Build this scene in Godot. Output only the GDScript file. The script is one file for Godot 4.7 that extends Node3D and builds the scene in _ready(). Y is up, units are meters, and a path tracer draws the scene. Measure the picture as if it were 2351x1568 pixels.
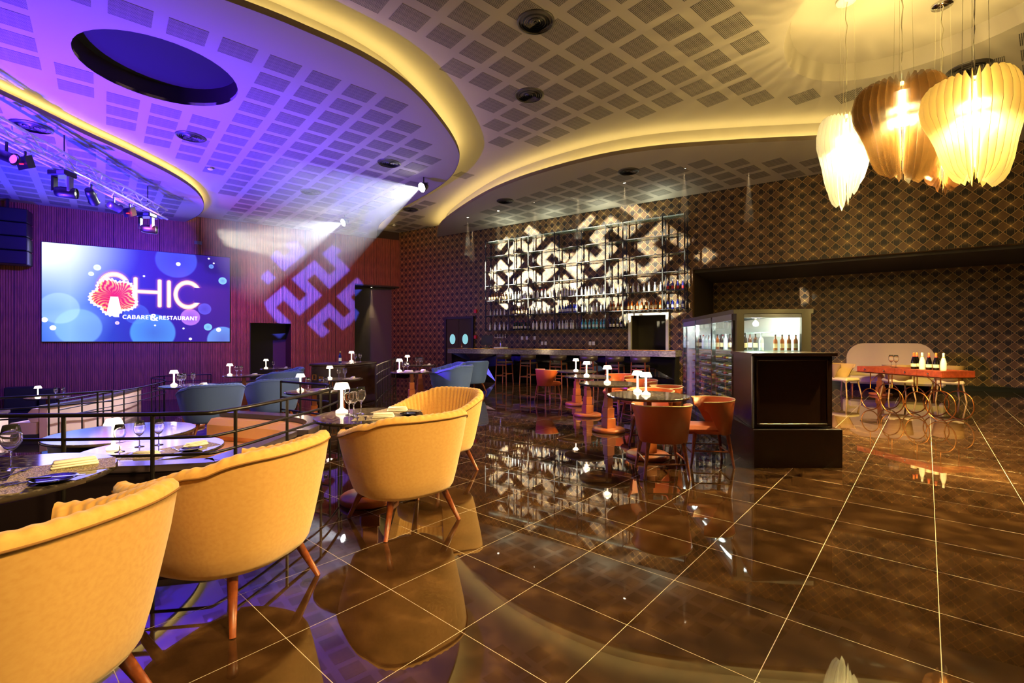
extends Node3D
# A cabaret lounge: plan coordinates are Vector2(x, depth in front of the camera), world = (x, y, -depth).
const EYE := 1.45
const FOC := 1080.0
const YP := 6.2      # stage-side dropped ceiling
const YS := 5.95     # lowest dropped ceiling over the truss
const YR := 6.12     # dropped ceiling over the bar
const YD := 6.62     # main ceiling
const TILE := 0.6
const EA := Vector2(0.6613, 0.7501)
const EB := Vector2(-0.7501, 0.6613)
const CA := Vector2(0.7547, 0.6561)     # ceiling grid
const CB := Vector2(-0.6561, 0.7547)
const BN := Vector2(0.553, 0.833)       # bar wall normal, pointing away from the room
const BU := Vector2(0.833, -0.553)      # along the bar wall, to the right
const BC := 15.66
const SN := Vector2(-0.555, 0.832)      # slatted stage wall
const SU := Vector2(0.832, 0.555)
const SC := 21.57
const LB := -0.15    # terrace of the blue chairs
const LBOOTH := -0.32
const LOW := -0.7
var M := {}
var taken := {}
var mesh_cache := {}
var rng := RandomNumberGenerator.new()

# ---------- plan and pixel arithmetic (a point at height y seen in direction px, py from the camera's place)
func at(px: float, py: float, y: float) -> Vector2:
	var d := (EYE - y) * FOC / (py - 784.0)
	return Vector2((px - 1175.5) * d / FOC, d)
func v3(p: Vector2, y: float) -> Vector3:
	return Vector3(p.x, y, -p.y)
func bar_pt(s: float, back: float = 0.0) -> Vector2:   # s metres along the bar wall, back metres in front of it
	return BN * (BC - back) + BU * s
func bar_s(px: float, back: float = 0.0) -> float:
	var k := (px - 1175.5) / FOC
	var d := (BC - back) / (BN.x * k + BN.y)
	return BU.dot(Vector2(k * d, d))
func stage_pt(s: float, back: float = 0.0) -> Vector2:
	return SN * (SC - back) + SU * s
func stage_s(px: float, back: float = 0.0) -> float:
	var k := (px - 1175.5) / FOC
	var d := (SC - back) / (SN.x * k + SN.y)
	return SU.dot(Vector2(k * d, d))
func smooth(pts: Array, n: int = 6) -> PackedVector2Array:
	var out := PackedVector2Array()
	for i in pts.size() - 1:
		var a: Vector2 = pts[maxi(i - 1, 0)]
		var b: Vector2 = pts[i]
		var c: Vector2 = pts[i + 1]
		var e: Vector2 = pts[mini(i + 2, pts.size() - 1)]
		for k in n:
			out.append(b.cubic_interpolate(c, a, e, float(k) / n))
	out.append(pts[pts.size() - 1])
	return out
func offset_line(l: PackedVector2Array, by: float) -> PackedVector2Array:
	var out := PackedVector2Array()
	for i in l.size():
		var t: Vector2 = (l[mini(i + 1, l.size() - 1)] - l[maxi(i - 1, 0)]).normalized()
		out.append(l[i] + Vector2(-t.y, t.x) * by)
	return out

# ---------- mesh building
func tool(sm: int = -1) -> SurfaceTool:
	var s := SurfaceTool.new()
	s.begin(Mesh.PRIMITIVE_TRIANGLES)
	s.set_smooth_group(sm)
	return s
func tri(s: SurfaceTool, a: Vector3, b: Vector3, c: Vector3) -> void:
	s.set_uv(Vector2(a.x, a.z)); s.add_vertex(a)
	s.set_uv(Vector2(b.x, b.z)); s.add_vertex(b)
	s.set_uv(Vector2(c.x, c.z)); s.add_vertex(c)
func quad(s: SurfaceTool, a: Vector3, b: Vector3, c: Vector3, d: Vector3, u0 := Vector2(0, 0), u1 := Vector2(1, 1)) -> void:
	var ua := u0; var ub := Vector2(u1.x, u0.y); var uc := u1; var ud := Vector2(u0.x, u1.y)
	s.set_uv(ua); s.add_vertex(a); s.set_uv(uc); s.add_vertex(c); s.set_uv(ub); s.add_vertex(b)
	s.set_uv(ua); s.add_vertex(a); s.set_uv(ud); s.add_vertex(d); s.set_uv(uc); s.add_vertex(c)
func boxb(s: SurfaceTool, o: Vector3, x: Vector3, y: Vector3, z: Vector3) -> void:   # parallelepiped, centre and half axes
	quad(s, o - x - y + z, o + x - y + z, o + x + y + z, o - x + y + z)
	quad(s, o + x - y - z, o - x - y - z, o - x + y - z, o + x + y - z)
	quad(s, o + x - y + z, o + x - y - z, o + x + y - z, o + x + y + z)
	quad(s, o - x - y - z, o - x - y + z, o - x + y + z, o - x + y - z)
	quad(s, o - x + y + z, o + x + y + z, o + x + y - z, o - x + y - z)
	quad(s, o - x - y - z, o + x - y - z, o + x - y + z, o - x - y + z)
func box(s: SurfaceTool, o: Vector3, size: Vector3) -> void:
	boxb(s, o, Vector3(size.x / 2, 0, 0), Vector3(0, size.y / 2, 0), Vector3(0, 0, size.z / 2))
func rbox(s: SurfaceTool, o: Vector3, size: Vector3, c: float, turn: float = 0.0) -> void:   # box with chamfered edges
	var h := size / 2
	var b := Basis(Vector3.UP, turn)
	var f := func(x: float, y: float, z: float) -> Vector3: return o + b * Vector3(x, y, z)
	var i := h - Vector3(c, c, c)
	for g in [-1.0, 1.0]:
		var ring := [[-i.x, -i.z], [i.x, -i.z], [i.x, i.z], [-i.x, i.z]]
		var P: Array = []
		for r in ring: P.append(f.call(r[0], g * h.y, r[1]))
		if g > 0: quad(s, P[3], P[2], P[1], P[0])
		else: quad(s, P[0], P[1], P[2], P[3])
	var out := [Vector3(-i.x, 0, -h.z), Vector3(i.x, 0, -h.z), Vector3(h.x, 0, -i.z), Vector3(h.x, 0, i.z), Vector3(i.x, 0, h.z), Vector3(-i.x, 0, h.z), Vector3(-h.x, 0, i.z), Vector3(-h.x, 0, -i.z)]
	var inn := [Vector3(-i.x, 0, -i.z), Vector3(i.x, 0, -i.z), Vector3(i.x, 0, -i.z), Vector3(i.x, 0, i.z), Vector3(i.x, 0, i.z), Vector3(-i.x, 0, i.z), Vector3(-i.x, 0, i.z), Vector3(-i.x, 0, -i.z)]
	for k in 8:
		var a: Vector3 = out[k]; var e: Vector3 = out[(k + 1) % 8]
		var ai: Vector3 = inn[k]; var ei: Vector3 = inn[(k + 1) % 8]
		quad(s, f.call(e.x, -i.y, e.z), f.call(a.x, -i.y, a.z), f.call(a.x, i.y, a.z), f.call(e.x, i.y, e.z))
		quad(s, f.call(e.x, i.y, e.z), f.call(a.x, i.y, a.z), f.call(ai.x, h.y, ai.z), f.call(ei.x, h.y, ei.z))
		quad(s, f.call(ei.x, -h.y, ei.z), f.call(ai.x, -h.y, ai.z), f.call(a.x, -i.y, a.z), f.call(e.x, -i.y, e.z))
func rod(s: SurfaceTool, a: Vector3, b: Vector3, r0: float, r1: float, n: int = 8, caps: bool = true) -> void:
	var t := (b - a).normalized()
	var u := t.cross(Vector3.UP if absf(t.y) < 0.9 else Vector3.RIGHT).normalized()
	var w := t.cross(u)
	for k in n:
		var p := u * cos(TAU * k / n) + w * sin(TAU * k / n)
		var q := u * cos(TAU * (k + 1) / n) + w * sin(TAU * (k + 1) / n)
		quad(s, a + p * r0, a + q * r0, b + q * r1, b + p * r1)
		if caps:
			tri(s, a, a + q * r0, a + p * r0)
			tri(s, b, b + p * r1, b + q * r1)
func tube(s: SurfaceTool, pts: PackedVector3Array, r: float, n: int = 6) -> void:
	var rings: Array = []
	var up := Vector3.UP
	for i in pts.size():
		var t := (pts[mini(i + 1, pts.size() - 1)] - pts[maxi(i - 1, 0)]).normalized()
		var u := t.cross(up)
		if u.length() < 0.05: u = t.cross(Vector3.RIGHT)
		u = u.normalized()
		var w := u.cross(t).normalized()
		var ring := PackedVector3Array()
		for k in n: ring.append(pts[i] + (u * cos(TAU * k / n) + w * sin(TAU * k / n)) * r)
		rings.append(ring)
	for i in pts.size() - 1:
		for k in n:
			quad(s, rings[i][(k + 1) % n], rings[i][k], rings[i + 1][k], rings[i + 1][(k + 1) % n])
	var e := pts.size() - 1
	for k in n:
		tri(s, pts[0], rings[0][k], rings[0][(k + 1) % n])
		tri(s, pts[e], rings[e][(k + 1) % n], rings[e][k])
func lathe(s: SurfaceTool, prof: Array, n: int = 20, o := Vector3.ZERO) -> void:   # profile of [radius, y] from bottom to top
	for i in prof.size() - 1:
		var r0: float = prof[i][0]; var y0: float = prof[i][1]
		var r1: float = prof[i + 1][0]; var y1: float = prof[i + 1][1]
		for k in n:
			var a := TAU * k / n; var b := TAU * (k + 1) / n
			var p0 := o + Vector3(cos(a) * r0, y0, sin(a) * r0); var p1 := o + Vector3(cos(b) * r0, y0, sin(b) * r0)
			var q0 := o + Vector3(cos(a) * r1, y1, sin(a) * r1); var q1 := o + Vector3(cos(b) * r1, y1, sin(b) * r1)
			if r0 > 0.00001:
				s.set_uv(Vector2(float(k) / n, y0)); s.add_vertex(p0); s.set_uv(Vector2(float(k + 1) / n, y0)); s.add_vertex(p1); s.set_uv(Vector2(float(k + 1) / n, y1)); s.add_vertex(q1)
			if r1 > 0.00001:
				s.set_uv(Vector2(float(k) / n, y0)); s.add_vertex(p0); s.set_uv(Vector2(float(k + 1) / n, y1)); s.add_vertex(q1); s.set_uv(Vector2(float(k) / n, y1)); s.add_vertex(q0)
func flat_poly(s: SurfaceTool, poly: PackedVector2Array, y: float, up: bool) -> void:
	var ix := Geometry2D.triangulate_polygon(poly)
	for k in range(0, ix.size(), 3):
		var a := poly[ix[k]]; var b := poly[ix[k + 1]]; var c := poly[ix[k + 2]]
		var cw := (b - a).cross(c - a) > 0    # in (x, depth) axes
		if cw == up: tri(s, v3(a, y), v3(c, y), v3(b, y))
		else: tri(s, v3(a, y), v3(b, y), v3(c, y))
func prism(s: SurfaceTool, poly: PackedVector2Array, y0: float, y1: float) -> void:
	flat_poly(s, poly, y1, true)
	flat_poly(s, poly, y0, false)
	var ccw := not Geometry2D.is_polygon_clockwise(poly)
	for i in poly.size():
		var a := poly[i]; var b := poly[(i + 1) % poly.size()]
		if ccw: quad(s, v3(a, y0), v3(b, y0), v3(b, y1), v3(a, y1))
		else: quad(s, v3(b, y0), v3(a, y0), v3(a, y1), v3(b, y1))
func ribbon(s: SurfaceTool, l: PackedVector2Array, y0: float, y1: float) -> void:
	for i in l.size() - 1: quad(s, v3(l[i], y0), v3(l[i + 1], y0), v3(l[i + 1], y1), v3(l[i], y1))
func done(s: SurfaceTool) -> ArrayMesh:
	s.generate_normals()
	return s.commit()

# ---------- nodes
func numbered(called: String) -> String:
	var n: int = taken.get(called, 0)
	taken[called] = n + 1
	return called if n == 0 else "%s_%03d" % [called, n]
func thing(called: String, label: String, category: String, pos := Vector3.ZERO, turn := 0.0, group := "") -> Node3D:
	var o := Node3D.new()
	o.name = numbered(called)
	add_child(o)
	o.position = pos; o.rotation.y = turn
	o.set_meta("label", label); o.set_meta("category", category)
	if group: o.set_meta("group", group)
	return o
func part(parent: Node3D, called: String, mesh: Mesh, mat: Material, pos := Vector3.ZERO, turn := 0.0) -> MeshInstance3D:
	var o := MeshInstance3D.new()
	o.name = called; o.mesh = mesh
	o.material_override = mat
	o.position = pos; o.rotation.y = turn
	parent.add_child(o, true)
	return o
func solo(called: String, mesh: Mesh, mat: Material, label: String, category: String, pos := Vector3.ZERO, turn := 0.0, group := "") -> MeshInstance3D:
	var o := MeshInstance3D.new()
	o.name = numbered(called); o.mesh = mesh
	o.material_override = mat
	o.position = pos; o.rotation.y = turn
	add_child(o)
	o.set_meta("label", label); o.set_meta("category", category)
	if group: o.set_meta("group", group)
	return o
func setting(called: String, mesh: Mesh, mat: Material, label: String) -> MeshInstance3D:
	var o := MeshInstance3D.new()
	o.name = numbered(called); o.mesh = mesh
	o.material_override = mat
	add_child(o)
	o.set_meta("kind", "structure"); o.set_meta("label", label)
	return o
func copy(o: Node3D, base: String, pos: Vector3, turn: float, label: String, group := "") -> Node3D:
	var c: Node3D = o.duplicate()
	c.name = numbered(base)
	add_child(c)
	c.position = pos; c.rotation.y = turn
	c.set_meta("label", label)
	if group: c.set_meta("group", group)
	return c

# ---------- materials
func mat(col: Color, rough := 0.6, metal := 0.0) -> StandardMaterial3D:
	var m := StandardMaterial3D.new()
	m.albedo_color = col; m.roughness = rough; m.metallic = metal
	return m
func glow(col: Color, power: float) -> StandardMaterial3D:
	var m := mat(col, 0.5)
	m.emission_enabled = true; m.emission = col; m.emission_energy_multiplier = power
	return m
func noise_tex(sd: int, freq: float, ramp: Array, size := 512, oct := 4, typ := FastNoiseLite.TYPE_SIMPLEX) -> ImageTexture:
	var n := FastNoiseLite.new()
	n.seed = sd; n.frequency = freq; n.noise_type = typ; n.fractal_octaves = oct
	var im := n.get_seamless_image(size, size, false, false, 0.15, true)
	var g := Gradient.new()
	var off := PackedFloat32Array(); var cols := PackedColorArray()
	for r in ramp: off.append(r[0]); cols.append(r[1])
	g.offsets = off; g.colors = cols
	var o := Image.create(size, size, false, Image.FORMAT_RGB8)
	for y in size:
		for x in size: o.set_pixel(x, y, g.sample(im.get_pixel(x, y).r))
	return ImageTexture.create_from_image(o)
func tri_map(m: StandardMaterial3D, t: Texture2D, scale: float) -> void:
	m.albedo_texture = t
	m.uv1_triplanar = true; m.uv1_world_triplanar = true
	m.uv1_scale = Vector3(scale, scale, scale)
func wallpaper_image() -> Image:
	# art-deco print: a diamond lattice in gold line, fans of fine rays at the lattice points, alternate diamonds left dark
	var n := 384
	var o := Image.create(n, n, false, Image.FORMAT_RGB8)
	var dark := Color(0.125, 0.075, 0.055); var mid := Color(0.36, 0.25, 0.145); var gold := Color(0.98, 0.80, 0.46)
	for y in n:
		for x in n:
			var u := 2.0 * x / n; var w := 2.0 * y / n
			var p := u + w; var q := u - w + 8.0
			var fp := p - floorf(p); var fq := q - floorf(q)
			var par := (int(floorf(p)) + int(floorf(q))) % 2
			var g := 0.0
			var e := minf(minf(fp, 1.0 - fp), minf(fq, 1.0 - fq))
			if e < 0.028: g = 0.55
			var c := mid if par == 0 else dark
			# fans: rays from the lattice points above and below each light diamond
			var lx := u - roundf(u); var ly := w - roundf(w)
			var even := (int(roundf(u)) + int(roundf(w)) + 8) % 2 == 0
			if not even:
				var hx := u - (floorf(u) + 0.5); var hy := w - (floorf(w) + 0.5)
				lx = hx; ly = hy
			var r := sqrt(lx * lx + ly * ly)
			if even and r < 0.5:
				var ray := 0.5 + 0.5 * cos(atan2(lx, ly) * 22.0)
				g = maxf(g, (0.5 - r) * 1.5 * (0.35 + 0.65 * ray) * (1.0 if absf(ly) > absf(lx) * 0.8 else 0.45))
				if r < 0.05: g = 1.0
			# hexagon outlines
			var ax := absf(u - roundf(u * 1.0)); var ay := absf(w - floorf(w) - 0.5)
			if absf(ax - 0.26) < 0.016 and ay < 0.28: g = maxf(g, 0.45)
			o.set_pixel(x, y, c.lerp(gold, clampf(g, 0.0, 1.0)))
	return o
func slot_image() -> Image:   # routed slots of an acoustic board: dashed dark lines
	var n := 256
	var o := Image.create(n, n, false, Image.FORMAT_RGB8)
	for y in n:
		for x in n:
			var f := fmod(x / float(n) * 20.0, 1.0)
			var g := fmod(y / float(n) * 26.0 + (0.5 if int(x / float(n) * 20.0) % 2 == 0 else 0.0), 1.0)
			var hole := f > 0.3 and f < 0.72 and g < 0.86
			o.set_pixel(x, y, Color(0.05, 0.045, 0.045) if hole else Color(0.55, 0.51, 0.46))
	return o
func weave_image() -> Image:   # table mats woven of gold, black and silver threads
	var n := 128
	var o := Image.create(n, n, false, Image.FORMAT_RGB8)
	var r := RandomNumberGenerator.new(); r.seed = 5
	for y in n:
		for x in n:
			var k := r.randf()
			o.set_pixel(x, y, Color(0.13, 0.11, 0.09) if k < 0.36 else (Color(0.62, 0.50, 0.26) if k < 0.72 else Color(0.80, 0.77, 0.70)))
	return o
func make_materials() -> void:
	M.tile = mat(Color(1, 1, 1), 0.05)
	tri_map(M.tile, noise_tex(3, 0.006, [[0.0, Color(0.15, 0.09, 0.05)], [0.35, Color(0.185, 0.115, 0.065)], [0.65, Color(0.225, 0.145, 0.085)], [1.0, Color(0.31, 0.215, 0.13)]], 1024, 9), 0.55)
	M.tile.metallic_specular = 0.85
	var rt := noise_tex(12, 0.01, [[0.0, Color(0.012, 0.012, 0.012)], [0.5, Color(0.02, 0.02, 0.02)], [0.75, Color(0.035, 0.035, 0.035)], [1.0, Color(0.09, 0.09, 0.09)]], 512, 6)
	M.tile.roughness = 1.0
	M.tile.roughness_texture = rt
	M.grout = mat(Color(0.72, 0.67, 0.60), 0.8)
	M.paper = mat(Color(1, 1, 1), 0.5)
	M.paper.albedo_texture = ImageTexture.create_from_image(wallpaper_image())
	M.paper.metallic = 0.15
	M.ceiling = mat(Color(0.60, 0.56, 0.50), 0.85)
	M.board = mat(Color(1, 1, 1), 0.85)
	M.board.albedo_texture = ImageTexture.create_from_image(slot_image())
	M.lip = mat(Color(0.42, 0.36, 0.30), 0.8)
	M.cove = glow(Color(1.0, 0.93, 0.62), 6.0)
	M.slat = mat(Color(1, 1, 1), 0.5)
	tri_map(M.slat, noise_tex(8, 0.02, [[0.0, Color(0.40, 0.20, 0.15)], [0.5, Color(0.52, 0.27, 0.19)], [1.0, Color(0.62, 0.34, 0.24)]], 256, 4), 0.8)
	M.slat.uv1_scale = Vector3(3.0, 0.25, 3.0)
	M.slat_dark = mat(Color(0.20, 0.10, 0.08), 0.7)
	M.black = mat(Color(0.03, 0.03, 0.035), 0.45)
	M.plain_dark = mat(Color(0.20, 0.17, 0.115), 0.7)
	M.recess_shade = mat(Color(0.05, 0.05, 0.055), 0.9)  # near-black colour stands for the shade inside the round ceiling opening
	M.stone_wall = mat(Color(0.27, 0.25, 0.22), 0.8)
	M.rail = mat(Color(0.16, 0.14, 0.13), 0.35, 0.6)
	M.terrace = mat(Color(0.10, 0.075, 0.065), 0.12)
	M.fascia = mat(Color(0.14, 0.10, 0.11), 0.35)
	M.cushion = mat(Color(0.90, 0.66, 0.44), 0.7)
	M.ledge = mat(Color(0.30, 0.25, 0.27), 0.25)
	M.pink = mat(Color(0.84, 0.68, 0.62), 0.75)
	M.yellow = mat(Color(1, 1, 1), 0.85)
	tri_map(M.yellow, noise_tex(21, 0.03, [[0.0, Color(0.77, 0.56, 0.27)], [0.5, Color(0.80, 0.60, 0.31)], [1.0, Color(0.82, 0.63, 0.34)]], 256, 5), 4.0)
	M.yellow.rim_enabled = true; M.yellow.rim = 0.5
	M.blue = mat(Color(0.29, 0.38, 0.64), 0.85)
	M.blue.rim_enabled = true; M.blue.rim = 0.6
	M.piping = mat(Color(0.50, 0.33, 0.13), 0.8)
	M.leg = mat(Color(1, 1, 1), 0.4)
	tri_map(M.leg, noise_tex(31, 0.02, [[0.0, Color(0.36, 0.16, 0.07)], [0.6, Color(0.50, 0.24, 0.10)], [1.0, Color(0.60, 0.31, 0.14)]], 256, 4), 3.0)
	M.orange = mat(Color(0.63, 0.28, 0.11), 0.42)
	M.wood_table = mat(Color(0.58, 0.29, 0.13), 0.4)
	M.marble = mat(Color(1, 1, 1), 0.08)
	tri_map(M.marble, noise_tex(41, 0.03, [[0.0, Color(0.09, 0.075, 0.07)], [0.5, Color(0.22, 0.19, 0.17)], [0.72, Color(0.40, 0.36, 0.32)], [1.0, Color(0.66, 0.62, 0.56)]], 256, 6), 2.5)
	M.table_edge = mat(Color(0.24, 0.21, 0.19), 0.2)
	M.weave = mat(Color(1, 1, 1), 0.6)
	M.weave.albedo_texture = ImageTexture.create_from_image(weave_image())
	M.napkin = mat(Color(0.90, 0.88, 0.84), 0.9)
	M.steel = mat(Color(0.72, 0.71, 0.69), 0.18, 1.0)
	M.chrome = mat(Color(0.85, 0.85, 0.86), 0.08, 1.0)
	M.brass = mat(Color(0.80, 0.58, 0.28), 0.25, 1.0)
	M.gold = mat(Color(0.78, 0.50, 0.24), 0.35, 0.9)
	M.plate = mat(Color(0.06, 0.065, 0.08), 0.1)
	M.glass = mat(Color(1, 1, 1, 0.01), 0.0)
	M.glass.refraction_enabled = true; M.glass.refraction_scale = 0.05
	M.pane = mat(Color(0.80, 0.88, 0.86, 0.02), 0.0)
	M.pane.transparency = BaseMaterial3D.TRANSPARENCY_ALPHA
	M.shelf_glass = mat(Color(0.62, 0.78, 0.72, 0.45), 0.02)
	M.shelf_glass.transparency = BaseMaterial3D.TRANSPARENCY_ALPHA
	M.lamp = glow(Color(1.0, 0.93, 0.84), 2.2)
	M.lamp_body = glow(Color(1.0, 0.95, 0.88), 0.9)
	M.counter = mat(Color(1, 1, 1), 0.15)
	tri_map(M.counter, noise_tex(51, 0.03, [[0.0, Color(0.30, 0.27, 0.30)], [0.6, Color(0.44, 0.41, 0.44)], [1.0, Color(0.62, 0.58, 0.60)]], 256, 5), 1.5)
	M.facet = mat(Color(0.07, 0.06, 0.065), 0.12, 0.5)
	M.mirror = mat(Color(0.75, 0.77, 0.82), 0.05, 1.0)
	M.leather = mat(Color(0.21, 0.16, 0.14), 0.35)
	M.wood_dark = mat(Color(1, 1, 1), 0.22)
	tri_map(M.wood_dark, noise_tex(61, 0.02, [[0.0, Color(0.14, 0.075, 0.05)], [0.6, Color(0.165, 0.088, 0.058)], [1.0, Color(0.19, 0.105, 0.068)]], 256, 5), 1.2)
	M.cart = mat(Color(1, 1, 1), 0.35)
	tri_map(M.cart, noise_tex(71, 0.02, [[0.0, Color(0.40, 0.14, 0.08)], [0.6, Color(0.48, 0.19, 0.10)], [1.0, Color(0.56, 0.25, 0.14)]], 256, 5), 2.0)
	M.copper = mat(Color(0.80, 0.50, 0.25), 0.28, 1.0)
	M.beige = mat(Color(0.74, 0.64, 0.46), 0.8)
	M.beige2 = mat(Color(0.60, 0.46, 0.26), 0.75)
	M.white = mat(Color(0.86, 0.85, 0.83), 0.5)
	M.offwhite = mat(Color(0.88, 0.87, 0.82), 0.4)
	M.truss = mat(Color(0.82, 0.82, 0.84), 0.35, 0.4)
	M.fixture = mat(Color(0.05, 0.05, 0.06), 0.4)
	M.fixture_grey = mat(Color(0.35, 0.35, 0.38), 0.4)
	M.lens = mat(Color(0.10, 0.10, 0.14), 0.05)
	M.led_red = glow(Color(1.0, 0.12, 0.05), 2.0)
	M.led_blue = glow(Color(0.15, 0.3, 1.0), 3.0)
	M.spot_face = glow(Color(1.0, 1.0, 1.0), 40.0)
	M.down_face = glow(Color(1.0, 0.92, 0.78), 14.0)
	M.vent = mat(Color(0.05, 0.05, 0.055), 0.4, 0.3)
	M.vent_rim = mat(Color(0.30, 0.28, 0.26), 0.4, 0.5)
	M.red = mat(Color(0.75, 0.05, 0.04), 0.4)
	M.fin_white = mat(Color(0.95, 0.95, 0.94), 0.45)
	M.fin_white.backlight_enabled = true; M.fin_white.backlight = Color(1.0, 1.0, 1.0)
	M.fin_cream = mat(Color(0.92, 0.88, 0.72), 0.45)
	M.fin_cream.backlight_enabled = true; M.fin_cream.backlight = Color(1.0, 0.95, 0.78)
	M.fin_amber = mat(Color(0.55, 0.40, 0.22, 0.5), 0.2)
	M.fin_amber.transparency = BaseMaterial3D.TRANSPARENCY_ALPHA
	M.fin_smoke = mat(Color(0.48, 0.31, 0.17, 0.55), 0.2)
	M.fin_smoke.transparency = BaseMaterial3D.TRANSPARENCY_ALPHA
	M.cable = mat(Color(0.70, 0.66, 0.55), 0.5)
	M.bulb_white = glow(Color(1.0, 1.0, 0.94), 30.0)
	M.bulb = glow(Color(1.0, 0.90, 0.68), 9.0)
	M.added_shelf_led = glow(Color(0.95, 1.0, 0.9), 1.5)  # glow of the strip added on top of the bottle shelving
func spot(pos: Vector3, to: Vector3, col: Color, energy: float, angle: float, soft := 0.5, size := 0.05) -> SpotLight3D:
	var l := SpotLight3D.new()
	l.light_color = col; l.light_energy = energy; l.spot_angle = angle; l.spot_angle_attenuation = soft
	l.light_size = size; l.spot_range = 60.0; l.spot_attenuation = 2.0; l.shadow_enabled = true
	add_child(l)
	l.look_at_from_position(pos, to, Vector3.UP if absf((to - pos).normalized().y) < 0.99 else Vector3.RIGHT)
	return l
func omni(pos: Vector3, col: Color, energy: float, size := 0.05) -> OmniLight3D:
	var l := OmniLight3D.new()
	l.light_color = col; l.light_energy = energy; l.light_size = size
	l.omni_range = 40.0; l.omni_attenuation = 2.0; l.shadow_enabled = true
	l.position = pos
	add_child(l)
	return l
func area(pos: Vector3, to: Vector3, w: float, h: float, col: Color, energy: float) -> void:
	var l := AreaLight3D.new()
	l.light_color = col; l.light_energy = energy
	l.area_size = Vector2(w, h); l.area_range = 40.0; l.area_attenuation = 2.0; l.shadow_enabled = true
	add_child(l)
	l.look_at_from_position(pos, to, Vector3.UP if absf((to - pos).normalized().y) < 0.99 else Vector3.RIGHT)

func _ready() -> void:
	rng.seed = 77
	# camera
	var cam := Camera3D.new()
	cam.position = Vector3(0, EYE, 0)
	cam.fov = rad_to_deg(2.0 * atan(784.0 / FOC))
	cam.near = 0.05; cam.far = 100.0
	add_child(cam); cam.make_current()
	# no sky is seen: the room is closed
	var we := WorldEnvironment.new()
	var env := Environment.new()
	env.background_mode = Environment.BG_COLOR
	env.background_color = Color(0, 0, 0)
	env.tonemap_mode = Environment.TONE_MAPPER_LINEAR
	env.tonemap_exposure = 1.25
	env.sdfgi_enabled = true; env.ssao_enabled = true; env.ssil_enabled = true
	env.volumetric_fog_enabled = true; env.volumetric_fog_density = 0.0
	we.environment = env
	add_child(we)
	# stage wash fixtures (their bodies are built in stage_gear): blue and violet
	spot(v3(Vector2(-12.5, 9.5), -0.02), v3(Vector2(-12.0, 10.3), 6.0), Color(0.10, 0.11, 1.0), 290.0, 55.0, 1.0, 0.1)
	spot(v3(Vector2(-10.2, 7.9), -0.02), v3(Vector2(-8.6, 9.6), 6.0), Color(0.34, 0.14, 1.0), 480.0, 46.0, 1.0, 0.1)
	# the led screen's own light
	area(v3(stage_pt((stage_s(97.7) + stage_s(527.0)) / 2, 0.16), 3.1), v3(stage_pt((stage_s(97.7) + stage_s(527.0)) / 2, 3.0), 2.6), 5.3, 3.2, Color(0.50, 0.46, 1.0), 36.0)
	make_materials()
	floors()
	walls()
	ceilings()
	objects()

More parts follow.
